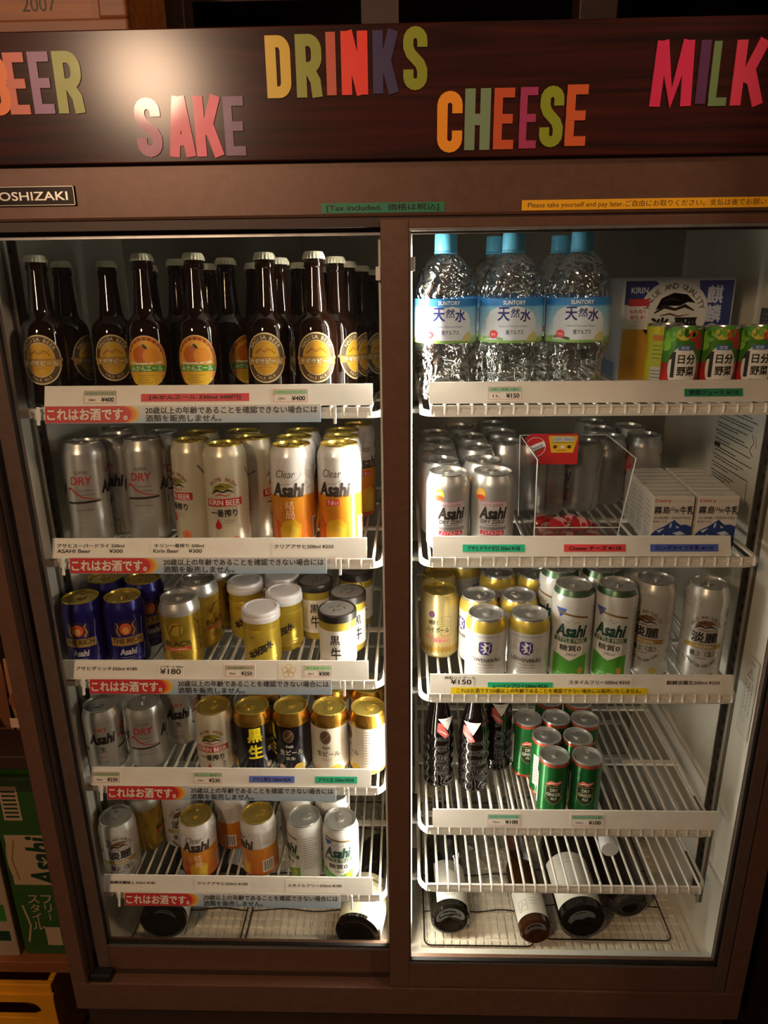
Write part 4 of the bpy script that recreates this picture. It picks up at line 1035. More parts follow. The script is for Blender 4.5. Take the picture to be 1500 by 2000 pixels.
# water bottle
WATER = pane_mat('clear_water_bottle', (0.94, 0.96, 0.96, 1), 1.5, 0.03, 0.24)
_nt = WATER.node_tree
_v = _nt.nodes.new('ShaderNodeTexNoise'); _v.inputs['Scale'].default_value = 42; _v.inputs['Detail'].default_value = 1.5; _v.inputs['Distortion'].default_value = 1.5
_tc = _nt.nodes.new('ShaderNodeTexCoord'); _bp = _nt.nodes.new('ShaderNodeBump'); _bp.inputs['Strength'].default_value = .9; _bp.inputs['Distance'].default_value = .012
_nt.links.new(_tc.outputs['Object'], _v.inputs['Vector']); _nt.links.new(_v.outputs['Fac'], _bp.inputs['Height'])
for _n in _nt.nodes:
    if _n.type in ('BSDF_GLOSSY', 'LAYER_WEIGHT'): _nt.links.new(_bp.outputs[0], _n.inputs['Normal'])
WR = .0445
def water_kind():
    b = MB()
    def rf(a, z):
        if z < .074 and z > .006: return 1 + .022 * math.cos(6 * a + z * 90)
        if .150 < z < .185: return 1 + .012 * math.cos(8 * a + 60 * z)
        return 1
    P = [(.0003, .006), (.020, .003), (.034, 0), (.041, .004), (.0425, .010), (.0415, .020), (.0385, .034), (.0372, .046), (.0385, .058), (.0425, .068), (WR, .076), (WR, .080), (WR - .0006, .082), (WR - .0006, .141), (WR, .143), (WR, .147), (.0432, .155), (.040, .166), (.0345, .178), (.0275, .189), (.0195, .1965), (.0150, .1995), (.0138, .202), (.0138, .2045), (.0003, .2046)]
    b.lathe(P, WATER, 60, rfun=rf)
    sky = vgrad_mat('water_label_print', [(0.0, '#7fae5a'), (1.0, '#2f7fc8')], .083, .140, .35, 0)
    cr = [n for n in sky.node_tree.nodes if n.type == 'VALTORGB'][0].color_ramp.elements
    for pz, cc in ((.10, '#a9c79a'), (.16, '#cfe2ee'), (.45, '#a9d2ec'), (.80, '#7ec0e8'), (.86, '#2f7fc8')):
        e = cr.new(pz); e.color = lin(cc)
    l = MB(); l.lathe([(WR + .0002, .082), (WR + .0004, .0822), (WR + .0004, .1408), (WR + .0002, .141)], sky, 60)
    p = PR(); W = C('#eef3f8', .4)
    p.poly([(-.036, .086), (.036, .086), (.038, .112), (.032, .122), (.020, .128), (.008, .131), (-.006, .128), (-.016, .131), (-.030, .124), (-.038, .112)], C('#d6e4f4', .4), 1)
    p.text('SUNTORY', .004, .1355, .0052, W, 2, w=.030, bold=.02)
    ink = C('#2a2f7e', .4)
    p.text('天', -.010, .1205, .0175, ink, 2, w=.016, bold=.02); p.text('然', .0055, .122, .0115, ink, 2, w=.012, bold=.012); p.text('水', .020, .119, .0165, ink, 2, w=.015, bold=.02)
    p.text('Natural Mineral Water', .004, .1045, .0026, C('#6f8cb8', .4), 2, w=.040)
    p.text('南アルプス', .006, .0965, .0062, C('#2f2a5e', .4), 2, w=.024, bold=.01)
    p.ell(-.024, .0935, .0065, .0055, C('#d8404a', .4), 2); p.text('採水', -.024, .0935, .0035, W, 3)
    p.stroke([(-.045, .0875), (-.025, .0905), (-.010, .0865)], .004, C('#8fb25a', .4), 1); p.poly([(.022, .0845), (.040, .0845), (.040, .094), (.033, .0975), (.026, .092)], C('#c9c888', .4), 2)
    c = MB(); c.lathe([(.0150, .2025), (.0158, .2032), (.0156, .222), (.0150, .2245), (.0003, .2247)], C('#5fb4dc', .4), 48, rfun=lambda a, z: 1 + (.018 * math.cos(24 * a) if .205 < z < .222 else 0))
    c.lathe([(.0152, .1995), (.0162, .2), (.0162, .2018), (.0152, .2024)], C('#5fb4dc', .4), 30)
    return Kind('water_bottle', 'bottle', [('bottle_body', b.mesh('bottle_body')), ('wrap_label', l.mesh('wrap_label'), [('label_print', p.mesh('label_print', WR + .0005))]), ('screw_cap', c.mesh('screw_cap'))])
K['WAT'] = water_kind()

# cola bottle: dark, with a wavy contour
COLAG = C('#0b0605', .08, 0, coat=.5, noise=0)
def cola_kind():
    b = MB()
    P = [(.0003, .004), (.020, .001), (.0245, 0), (.0272, .004)]
    for i in range(1, 37):
        z = .004 + i * .0030
        P.append((.0272 + .0007 * math.sin(z * 2 * PI / .0215), z))
    P += [(.0270, .116), (.0255, .130), (.0215, .148), (.0165, .166), (.0135, .182), (.0125, .196), (.0140, .198), (.0140, .204), (.0128, .206), (.0128, .212)]
    b.lathe(P, COLAG, 40, rfun=lambda a, z: 1 + (.010 * math.sin(8 * a + 1.6 * math.sin(z * 2 * PI / .0215)) if .012 < z < .112 else 0))
    p = PR(); W = C('#e0dad6', .45); Rd = C('#b2504a', .45)
    for c0 in (-.004, .080):
        p.poly([(c0 - .012, .150), (c0 + .020, .150), (c0 + .006, .124)], W, 1); p.poly([(c0 - .012, .142), (c0 - .004, .140), (c0 + .010, .112), (c0 + .002, .108), (c0 - .014, .124)], Rd, 2)
        lines(p, c0 + .008, .144, .014, 1, C('#8a9ab8', .45), .004, .0014, 3); p.stroke([(c0 - .010, .126), (c0 - .002, .121), (c0 + .004, .115)], .0016, W, 3)
    return Kind('cola_bottle', 'bottle', [('glass_body', b.mesh('glass_body')), ('label_print', p.mesh('label_print', .0284)), ('crown_cap', crown(.209, .0140, .009))])
K['COL'] = cola_kind()

# sake cups
def cup_kind(kind):
    b = MB(); r, h = .0300, .0985
    sake = C('#a8933a', .08, 0, coat=.4, noise=0) if kind == 'kuro' else C('#b59a34', .10, .1, coat=.4, noise=0)
    b.lathe([(.0003, .004), (.022, .002), (.0265, 0), (.0285, .003), (.0293, .008), (r, .020), (r, h - .004), (.0296, h), (.0280, h)], sake, 40)
    p = PR()
    parts = [('glass_body', b.mesh('glass_body'))]
    if kind == 'kuro':
        l = MB(); l.lathe([(r, .0145), (r + .0003, .015), (r + .0003, .0765), (r, .077)], C('#e6e0da', .5), 40, bands=[(9, C('#e6e0da', .5))])
        p.text('・・・・', -.002, .0735, .0015, GRYI, 1, w=.016)
        p.text('黒', -.002, .0615, .0165, BLACKI, 1, w=.0155, bold=.015); p.text('牛', -.001, .0365, .0235, BLACKI, 1, w=.016, bold=.015)
        p.text('純米酒', -.018, .0245, .004, C('#c8623a', .45), 1, w=.010); lines(p, .026, .040, .020, 4, C('#b9c2c0', .45), .006, .0012, 1)
        parts.append(('wrap_label', l.mesh('wrap_label'), [('label_print', p.mesh('label_print', r + .0004))]))
        c = MB(); c.lathe([(r + .0003, h - .0075), (r + .0017, h - .007), (r + .0018, h + .0035), (r + .0006, h + .0055), (r - .0018, h + .0062), (r - .0026, h + .005)], C('#1d1917', .4), 44)
        c.lathe([(r - .0026, h + .005), (.0003, h + .005)], C('#5d5854', .45), 36)
        for (x, y, a) in ((-.010, .004, .6), (.002, .008, 1.1), (.004, -.006, .3), (.012, .002, 2.0), (-.004, -.008, 1.7)):
            c.add([(x + math.cos(a) * .005 - math.sin(a) * .001, y + math.sin(a) * .005 + math.cos(a) * .001, h + .0054), (x - math.cos(a) * .005 - math.sin(a) * .001, y - math.sin(a) * .005 + math.cos(a) * .001, h + .0054), (x - math.cos(a) * .004 + math.sin(a) * .0012, y - math.sin(a) * .004 - math.cos(a) * .0012, h + .0054), (x + math.cos(a) * .004 + math.sin(a) * .0012, y + math.sin(a) * .004 - math.cos(a) * .0012, h + .0054)], [(0, 1, 2, 3)], BLACKI)
        parts.append(('plastic_lid', c.mesh('plastic_lid')))
    else:
        l = MB(); l.lathe([(r, .010), (r + .0003, .0105), (r + .0003, .0725), (r, .073)], C('#d8bd48', .32, .5), 40)
        ink = C('#2c241c', .45)
        for i, (ch, x, z) in enumerate((('本', -.0155, .030), ('米', -.006, .036), ('深', .004, .041), ('水', .0145, .048))): p.text(ch, x, z, .0135, ink, 2, w=.012, bold=.045, rot=.35)
        p.text('辛口', -.013, .062, .0045, C('#5a4c1e', .45), 1)
        p.stroke([(-.028, .021), (.0, .019), (.028, .023)], .0018, C('#e0c860', .3, .6), 1); p.stroke([(-.028, .016), (.0, .0135), (.028, .0175)], .0012, C('#e6d27a', .3, .6), 1)
        parts.append(('wrap_label', l.mesh('wrap_label'), [('label_print', p.mesh('label_print', r + .0004))]))
        c = MB(); wl = C('#d9d6da', .3, 0, coat=.2)
        c.lathe([(r + .0004, h - .012), (r + .0018, h - .0115), (r + .0019, h - .004), (r + .0008, h - .0025), (r + .0012, h + .003), (r - .0002, h + .0055), (r - .004, h + .0062), (r - .006, h + .0045), (.0003, h + .0042)], wl, 44)
        parts.append(('plastic_lid', c.mesh('plastic_lid')))
    return Kind('sake_cup', 'sake cup', parts)
K['CUG'] = cup_kind('gold'); K['CUK'] = cup_kind('kuro')

# ================================================================== drinks on the shelves
CAMX, CAMY = 0.6057, -0.9422
def put(kind, s, x, y, turn, label, group=None, scale=None):
    """turn: degrees away from facing the aisle where one stands, positive = print turned to the right"""
    t = TILT.get(s, 0)
    face = math.atan2(CAMX - x, y - CAMY)
    return K[kind].place((x, y, on(s, y) + 0.0002), face + math.radians(turn), label, group, -math.radians(t), scale)
g = 'drinks on the top left shelf'
for kind, x, y, turn, lab, sc in [
    ('NAG', .083, .105, -18, 'brown beer bottle with gold oval label, leftmost on the top left shelf', None),
    ('MIK', .236, .103, -12, 'brown beer bottle with orange label, left one of the front orange pair', None),
    ('MIK', .309, .103, -10, 'brown beer bottle with orange label, right one of the front orange pair', None),
    ('NAG', .409, .108, -10, 'brown beer bottle with gold oval label beside the orange-labelled pair', None),
    ('NAG', .479, .105, 0, 'brown beer bottle with gold oval label, rightmost in the front row', None),
    ('NAG', .150, .19, -6, 'shaded brown beer bottle with gold label left of the orange-labelled pair', None),
    ('NAG', .082, .185, 60, 'dark beer bottle directly behind the leftmost gold-labelled bottle', None),
    ('MIK', .262, .178, 40, 'dark beer bottle directly behind the left orange-labelled bottle', None),
    ('MIK', .338, .172, 52, 'orange-labelled beer bottle half hidden behind the front orange pair', None),
    ('NAG', .417, .178, 70, 'dark beer bottle directly behind the bottle beside the orange pair', None),
    ('NAG', .503, .173, 62, 'dark beer bottle just behind the rightmost gold-labelled bottle', None),
    ('NAG', .120, .262, 30, 'dark beer bottle in the third row at the far left', None),
    ('NAG', .190, .258, 20, 'dark beer bottle in the third row, second from the left', None),
    ('MIK', .290, .250, 40, 'dark beer bottle in the third row behind the orange-labelled pair', None),
    ('NAG', .366, .246, 50, 'dark beer bottle in the third row, middle of the shelf', None),
    ('NAG', .438, .250, 60, 'dark beer bottle in the third row, second from the right', None),
    ('NAG', .515, .243, 66, 'dark beer bottle in the third row at the right end', None),
    ('NAG', .464, .322, 50, 'dark beer bottle in the fourth row, left of the last two', None),
    ('NAG', .533, .315, 66, 'dark beer bottle in the fourth row nearest the middle post', None),
    ('NAG', .240, .335, 50, 'dark beer bottle in the fourth row on the left side', None),
    ('NAG', .545, .39, 66, 'hindmost dark beer bottle in the right corner of the top left shelf', None)]:
    put(kind, 'L1', x, y, turn, lab, g, sc)
g = 'tall cans on the second left shelf'
for kind, x, y, turn, lab in [
    ('SD5', .098, .140, -14, 'tall silver beer can with red lettering, leftmost in the second left row'),
    ('SD5', .124, .205, 62, 'tall silver beer can mostly hidden behind the leftmost silver one'),
    ('SD5', .184, .168, -14, 'tall silver beer can with red lettering, second from the left wall'),
    ('KI5', .268, .150, -58, 'tall cream can with gold lid, turned aside, left of its twin'),
    ('KI5', .330, .112, -12, 'tall cream can with red band and emblem, in front of its twins'),
    ('KI5', .362, .172, 70, 'tall cream can half hidden at the right behind its twin'),
    ('KI5', .262, .228, 20, 'tall cream can in the back row, showing only its gold lid'),
    ('KI5', .332, .240, 20, 'tall cream can in the back row behind the red-banded one'),
    ('CA5', .434, .104, -14, 'tall orange and white can with gold lid, left of the pair'),
    ('CA5', .429, .172, 30, 'tall orange and white can directly behind the left one of the pair'),
    ('CA5', .432, .240, 30, 'tall orange and white can third in the left file'),
    ('CB5', .506, .106, -16, 'tall orange and white can with red badge, right of the pair'),
    ('CB5', .504, .174, 30, 'tall orange and white can directly behind the right one of the pair'),
    ('CB5', .500, .242, 30, 'tall orange and white can third in the right file'),
    ('CB5', .520, .312, 30, 'tall orange and white can hindmost in the right file'),
    ('SD5', .195, .238, 30, 'tall silver beer can behind the second silver one'),
    ('SD5', .100, .285, 30, 'tall silver beer can hindmost by the left wall')]:
    put(kind, 'L2', x, y, turn, lab, g)
g = 'drinks on the middle left shelf'
for kind, x, y, turn, lab in [
    ('RI3', .0755, .110, -22, 'blue beer can with gold lid nearest the left wall'),
    ('RI3', .143, .115, -4, 'blue beer can with crest and gold band facing forward'),
    ('RI3', .085, .190, 10, 'dark blue can directly behind the blue can by the wall'),
    ('RI3', .152, .186, 10, 'dark blue can behind the blue can with the crest'),
    ('GO3', .236, .112, -14, 'golden highball can with silver lid in front of its twins'),
    ('GO3', .250, .180, 50, 'golden highball can second in its file'),
    ('GO3', .262, .252, 60, 'golden highball can furthest back'),
    ('CUG', .370, .110, -8, 'gold-labelled sake cup with white lid, foremost of its kind'),
    ('CUG', .398, .173, -14, 'gold-labelled sake cup with white lid, second from the front'),
    ('CUG', .322, .216, -6, 'gold-labelled sake cup with white lid standing apart on the left'),
    ('CUG', .384, .240, 10, 'gold-labelled sake cup with white lid furthest back'),
    ('CUK', .496, .103, -6, 'sake cup with white label and dark lid, foremost of its kind'),
    ('CUK', .508, .168, 34, 'sake cup with white label and dark lid directly behind the foremost'),
    ('CUK', .447, .216, -2, 'sake cup with white label and dark lid beside the gold cups'),
    ('CUK', .516, .262, 24, 'sake cup with white label furthest back near the middle post')]:
    put(kind, 'L3', x, y, turn, lab, g)
g = 'cans on the fourth left shelf'
for kind, x, y, turn, lab in [
    ('SD3', .0765, .118, 78, 'small silver beer can with black brand lettering at the left wall'),
    ('SD3', .148, .126, -10, 'small silver beer can with red lettering, second from the left wall'),
    ('SD3', .188, .193, 80, 'small silver beer can in the back row of the fourth left shelf'),
    ('KI3', .244, .232, 40, 'small cream can in the back row of the fourth left shelf'),
    ('KI3', .274, .114, -16, 'small cream can with red band between silver and black cans'),
    ('BK3', .342, .114, 74, 'black can with gold shoulder and yellow lettering'),
    ('BK3', .4085, .116, -6, 'black can with gold shoulder and white lettering'),
    ('CR3', .475, .113, -8, 'cream can with gold shoulder beside the black cans'),
    ('CR3', .5415, .112, -66, 'cream can with gold shoulder showing its fine print, nearest the middle post'),
    ('CR3', .472, .181, 30, 'cream can directly behind the forward-facing cream can'),
    ('CR3', .5395, .180, 30, 'cream can directly behind the one by the middle post'),
    ('BK3', .345, .182, 30, 'black can directly behind the yellow-lettered black can')]:
    put(kind, 'L4', x, y, turn, lab, g)
g = 'cans on the lowest left shelf'
for kind, x, y, turn, lab in [
    ('TA3', .0755, .110, -6, 'white can with brown emblem at the left wall, lowest left shelf'),
    ('GO3', .100, .176, 70, 'gold can half hidden behind the white can at the left wall'),
    ('TA3', .166, .188, 0, 'white can with brown emblem standing back on the lowest left shelf'),
    ('CA3', .222, .114, -12, 'small orange and white can with script lettering, lowest left shelf'),
    ('CA3', .270, .184, 76, 'shaded small orange can behind the front orange ones'),
    ('CA3', .334, .120, -66, 'small orange and white can turned to show its barcode'),
    ('SF3', .421, .114, -72, 'small white can turned to show its fine print, lowest left shelf'),
    ('SF3', .487, .108, -12, 'small white and green can at the right of the lowest left shelf'),
    ('SF3', .398, .182, 30, 'small white can behind the fine-print can'),
    ('SF3', .466, .178, 20, 'small white can behind the right white and green can')]:
    put(kind, 'L5', x, y, turn, lab, g)
g = 'drinks on the top right shelf'
for x, y, turn, lab in [(.664, .113, 2, 'clear water bottle with blue cap, leftmost of the front three'), (.757, .111, 0, 'clear water bottle with blue cap, middle of the front three'), (.850, .109, 2, 'clear water bottle with blue cap, rightmost of the front three'),
                        (.745, .208, 10, 'clear water bottle directly behind the middle one'), (.842, .206, 10, 'clear water bottle directly behind the rightmost one')]:
    put('WAT', 'R1', x, y, turn, lab, g)
for kind, x, y, turn, lab in [('VE', 1.003, .116, 4, 'vegetable juice can beside the yellow can'), ('VE', 1.056, .118, 8, 'vegetable juice can, middle of the row of three'), ('VE', 1.109, .118, 4, 'vegetable juice can nearest the right wall'), ('YE', .997, .172, -16, 'yellow juice can left of the vegetable juice cans')]:
    put(kind, 'R1', x, y, turn, lab, 'small juice cans on the top right shelf')
g = 'cans on the second right shelf'
dz = 'silver can with yellow badge, '
for x, y, turn, lab in [
    (.672, .102, 10, dz + 'front left of the second right shelf'), (.739, .103, 4, dz + 'front right of the second right shelf'),
    (.664, .170, 12, dz + 'second in the left file'), (.731, .171, 12, dz + 'second in the next file'),
    (.664, .238, 12, dz + 'third in the left file'), (.664, .306, 12, dz + 'fourth in the left file'), (.664, .374, 12, dz + 'fifth in the left file'),
    (.728, .262, 20, dz + 'third in the next file'), (.726, .344, 20, dz + 'fourth in the next file'), (.712, .430, 20, dz + 'fifth in the next file'),
    (.785, .296, 90, 'plain silver can showing its side, left of the clear bin'), (.784, .378, 80, 'silver can behind the one left of the clear bin'), (.778, .455, 80, 'silver can hindmost of the three left of the bin'),
    (.851, .268, 112, 'silver can seen through the left side of the clear bin'), (.918, .290, 112, 'silver can standing behind the clear bin'),
    (.972, .332, 110, 'silver can behind the right side of the clear bin'), (.974, .400, 110, 'silver can behind and to the right of the bin'), (.975, .468, 110, 'silver can hindmost in the file behind the bin'),
    (1.040, .345, 110, 'silver can behind the milk cartons'), (1.036, .425, 110, 'silver can hindmost behind the milk cartons')]:
    put('DZ3', 'R2', x, y, turn, lab, g)
g = 'cans on the middle right shelf'
lw = 'white lager can with yellow shoulder and lion shield, '
for kind, x, y, turn, lab in [
    ('HB3', .6665, .192, -2, 'gold highball can with pink lettering beside the middle post'),
    ('HB3', .6675, .262, 20, 'gold highball can behind the pink-lettered one'),
    ('LO3', .737, .102, 0, lw + 'front left'), ('LO3', .806, .102, -4, lw + 'front right'), ('LO3', .732, .171, -60, lw + 'second in the left file'), ('LO3', .799, .171, 60, lw + 'second in the right file'),
    ('LO3', .716, .316, 50, lw + 'back row, left'), ('LO3', .776, .268, 20, lw + 'back row, middle'), ('LO3', .843, .262, -20, lw + 'back row, right'),
    ('SF5', .876, .112, 2, 'tall white and green can with dark green lettering, left of the front pair'),
    ('SF5', .945, .112, -8, 'tall white and green can with dark green lettering, right of the front pair'),
    ('SF5', .868, .182, -50, 'tall white and green can behind the left one of the pair'),
    ('SF5', .938, .182, 20, 'tall white and green can behind the right one of the pair'),
    ('TA5', 1.0125, .134, -12, 'tall white can with brown emblem, shaded, next to the green pair'),
    ('TA5', 1.091, .118, 8, 'tall white can with brown emblem nearest the right wall'),
    ('TA5', 1.008, .204, 20, 'tall white can behind the shaded one with brown emblem')]:
    put(kind, 'R3', x, y, turn, lab, g)
g = 'drinks on the fourth right shelf'
for x, y, turn, lab in [(.667, .180, 30, 'dark cola bottle nearest the middle post'), (.731, .168, -8, 'dark cola bottle with white and red label in front'), (.781, .226, 10, 'dark cola bottle beside the ginger ale cans')]:
    put('COL', 'R4', x, y, turn, lab, g)
ga = 'small green ginger ale can, '
for x, y, turn, lab in [(.863, .102, 6, ga + 'front left'), (.9185, .100, 4, ga + 'front right'), (.860, .157, 60, ga + 'second row left'), (.915, .155, 40, ga + 'second row right'),
                        (.835, .210, 10, ga + 'standing apart at the left of the back'), (.888, .213, 30, ga + 'third row middle'), (.9405, .2085, 30, ga + 'third row right'), (.886, .273, 30, ga + 'fourth row left'), (.941, .268, 30, ga + 'fourth row right')]:
    put('GA', 'R4', x, y, turn, lab, g)

# ------------------------------------------------------------------ carton of six tall cans
CRT = C('#cfd0d6', .5); NAVY = C('#2c3a78', .5)
x0, x1, y0, y1, z0 = .952, 1.128, .252, .382, SHELF['R1']
r = empty('six_pack_carton', ((x0 + x1) / 2, y0, z0)); tag(r, 'white and navy cardboard six-pack of beer behind the juice cans', 'carton')
hx = (x1 - x0) / 2
b = MB(); b.cbox(-hx, hx, 0, y1 - y0, 0.0002, .162, .004, CRT); part('box', b, r)
p = PR(); zt = .162
p.poly([(-hx + .004, zt - .004), (-hx + .050, zt - .004), (-hx + .066, zt - .018), (-hx + .044, zt - .040), (-hx + .004, zt - .040)], NAVY, 1)
p.poly([(hx - .058, zt - .004), (hx - .004, zt - .004), (hx - .004, .050), (hx - .046, .030)], NAVY, 1)
p.ell(-.006, zt - .052, .054, .050, C('#dcdbd8', .5), 2)
p.text('KIRIN', -hx + .026, zt - .018, .0085, C('#dfe4f2', .5), 2, w=.026, bold=.02)
p.rect(-hx + .010, -hx + .042, zt - .064, zt - .031, C('#efe9e6', .5), 3); p.rect(-hx + .010, -hx + .042, zt - .042, zt - .031, C('#c2343c', .5), 4); p.text('もれなく', -hx + .026, zt - .050, .006, C('#c2343c', .5), 4, w=.026, bold=.02); p.text('当たる!', -hx + .026, zt - .059, .006, C('#c2343c', .5), 4, w=.024, bold=.02)
p.arc('VALUE AND QUALITY', -.006, zt - .060, .046, .048, 160, 20, .0085, C('#5d4c40', .5), 3, .012)
kirin_beast(p, -.004, zt - .040, 1.9, C('#6a4a2e', .5), C('#241c18', .5), C('#6a4a2e', .5))
p.text('淡', -.026, zt - .074, .027, BLACKI, 3, w=.030, bold=.03); p.text('麗', .014, zt - .074, .027, BLACKI, 3, w=.036, bold=.03)
p.column('麒麟の', hx - .032, zt - .012, .026, C('#c4cbe2', .5), 3, w=.024, bold=.03)
p.rect(-hx + .004, -hx + .052, .004, zt - .076, C('#d59a2c', .5), 2); p.rect(-hx + .004, -hx + .052, zt - .078, zt - .066, C('#e6dfd0', .5), 3)
p.column('生', -hx + .046, zt - .082, .012, C('#7a3f18', .5), 4)
part('label_print', p.mesh('label_print'), r, (0, -.0003, 0))
b = MB(); pts = [(-.006 + .030 * math.cos(2 * PI * i / 20), .006 * math.sin(2 * PI * i / 20)) for i in range(20)]; b.add([(x, .006 + .012 + yy, .1624) for x, yy in pts], [list(range(20))], BLACKI); part('handle_slot', b, r)
p = PR(); p.poly([(-.05, zt - .01), (-.01, zt - .004), (-.03, zt - .05), (-.05, zt - .07)], NAVY, 1); p.rect(-.05, .05, .004, .03, C('#8fa6cf', .5), 1)
o = part('side_print', p.mesh('side_print'), r, (-hx - .0003, .065, 0), (0, 0, -PI / 2))

# ------------------------------------------------------------------ clear bin with cheese
r = empty('acrylic_bin', (.868, .082, SHELF['R2'])); tag(r, 'clear acrylic bin holding red wrapped cheese', 'bin')
def panel(name, pts, t):
    """flat panel through four corners, thickness t along its normal"""
    P = [Vector(q) for q in pts]; n = (P[1] - P[0]).cross(P[3] - P[0]).normalized() * t
    b = MB(); b.add(P + [q + n for q in P], [(0, 1, 2, 3), (4, 7, 6, 5), (0, 4, 5, 1), (1, 5, 6, 2), (2, 6, 7, 3), (3, 7, 4, 0)], ACRYL); return part(name, b, r)
bt, tpz = .0006, .146
panel('base', [(-.066, 0, bt), (.056, 0, bt), (.056, .150, bt), (-.066, .150, bt)], .003)
panel('front_panel', [(-.066, 0, .004), (.056, 0, .004), (.058, -.006, .040), (-.067, -.006, .040)], -.003)
panel('side_panel', [(-.066, .0, .004), (-.066, .150, .004), (-.070, .150, tpz), (-.070, -.012, tpz)], .003)
panel('side_panel', [(.056, .0, .004), (.056, .150, .004), (.073, .150, tpz), (.073, -.006, tpz)], -.003)
panel('back_panel', [(-.066, .150, .004), (.056, .150, .004), (.073, .150, tpz), (-.070, .150, tpz)], .003)
EDGE = C('#e4e4e0', .2, 0)
b = MB(); b.tube([(-.066, -.0012, .004), (-.070, -.0132, tpz)], .0011, EDGE, 6); part('polished_edge', b, r)
b = MB(); b.tube([(.056, -.0012, .004), (.073, -.0072, tpz), (.073, .150, tpz)], .0010, EDGE, 6); part('polished_edge', b, r)
b = MB(); b.tube([(-.070, -.0132, tpz), (-.070, .150, tpz), (.073, .150, tpz)], .0007, EDGE, 6); part('polished_edge', b, r)
for xa, xb in ((-.066, -.070), (.056, .073)):
    b = MB(); b.tube([(xa, .151, .004), (xb, .151, tpz)], .0009, EDGE, 6); part('polished_edge', b, r)
b = MB(); b.tube([(-.067, -.007, .040), (.058, -.007, .040)], .0007, EDGE, 6); part('polished_edge', b, r)
RC = C('#c82a2c', .4)
r2 = empty('cheese_sign', (.845, .225, SHELF['R2'] + .0002)); tag(r2, 'red and yellow cheese sign standing in the clear bin', 'sign')
b = MB(); b.box(-.032, .048, -.0012, 0, .098, .150, RC); b.add([], [], RC)
pts = [(-.022 + .022 * math.cos(2 * PI * i / 24), .128 + .022 * math.sin(2 * PI * i / 24)) for i in range(24)]; b.prism(pts, -.0015, .0002, RC); part('card', b, r2)
b = MB(); b.box(-.002, .002, .0002, .0014, .0046, .1, ACRYL); part('stem', b, r2)
p = PR(); p.ell(-.022, .128, .0165, .0165, WHITEI, 2); p.ell(-.022, .128, .0155, .0155, RC, 3); p.stroke([(-.037, .120), (-.022, .128), (-.007, .134)], .0095, WHITEI, 4); p.text('Cheese', -.022, .127, .0065, C('#7a6a9a', .45), 5, w=.024, rot=.42, bold=.02, shear=.2); p.stroke([(-.034, .117), (-.022, .121), (-.010, .127)], .002, GRN, 5)
p.poly([(-.002, .147), (.047, .147), (.040, .118), (.004, .118)], C('#eab52a', .45), 2); p.rect(.006, .040, .137, .1445, C('#dcd9e0', .45), 3); p.text('NEW 100kcal', .023, .1408, .0045, C('#6a6a8a', .45), 4, w=.030)
p.rect(.004, .041, .1345, .1358, C('#6a9a4a', .45), 3)
for xx, cc in ((.010, '#5a3a1a'), (.022, '#efe6d0'), (.033, '#3a2a1a')): p.ell(xx, .128, .0035, .003, C(cc, .45), 3, 10)
lines(p, .022, .1215, .020, 1, C('#8a5a1a', .45), .004, .001, 3)
part('lettering', p.mesh('lettering'), r2, (0, -.0016, 0))
WAX = C('#b8222c', .28, 0, coat=.3); LABW = C('#e3b4b2', .4)
rnd = random.Random(3)
ch_pos = [(-.040, .024, .0, 20), (-.008, .020, .0, 80), (.028, .026, .0, -30), (-.034, .066, .0, 50), (.002, .062, .0, 10), (.034, .070, .0, 70), (-.020, .044, .0165, 130), (.014, .042, .0165, 95), (-.036, .108, .0, 15), (.012, .106, .0, 60)]
cw = ['front left corner', 'front middle', 'front right', 'left of the second row', 'middle of the second row', 'right of the second row', 'lying on top, left', 'lying on top, tilted with pale label', 'rear left', 'rear right']
for i, (x, y, z, a) in enumerate(ch_pos):
    rr = empty('wrapped_cheese', (.868 + x, .082 + y, SHELF['R2'] + .0042 + z), math.radians(a), math.radians(8 if z else 0))
    tag(rr, 'small red wrapped cheese in the clear bin, ' + cw[i], 'cheese', 'red wrapped cheeses in the bin')
    b = MB(); b.lathe([(.0003, .0005), (.010, 0), (.0142, .0025), (.0158, .0075), (.0142, .0125), (.010, .0152), (.0003, .0158)], WAX, 18); part('wax_body', b, rr)
    b = MB(); n = 8; vs = []
    for k in range(n + 1):
        t = -1 + 2 * k / n; q = .0165 * t; zz = .0162 - .0085 * max(0, abs(t) - .45) ** 1.4 * 2
        vs += [(q, -.0055, zz), (q, .0055, zz)]
    b.add(vs, [(2 * k, 2 * k + 2, 2 * k + 3, 2 * k + 1) for k in range(n)], LABW); part('paper_strip', b, rr)
    b = MB(); b.add([(.012, -.003, .012), (.026, -.007, .008), (.027, .006, .010), (.012, .003, .013)], [(0, 1, 2, 3)], C('#c8545a', .35)); part('twist_tail', b, rr)

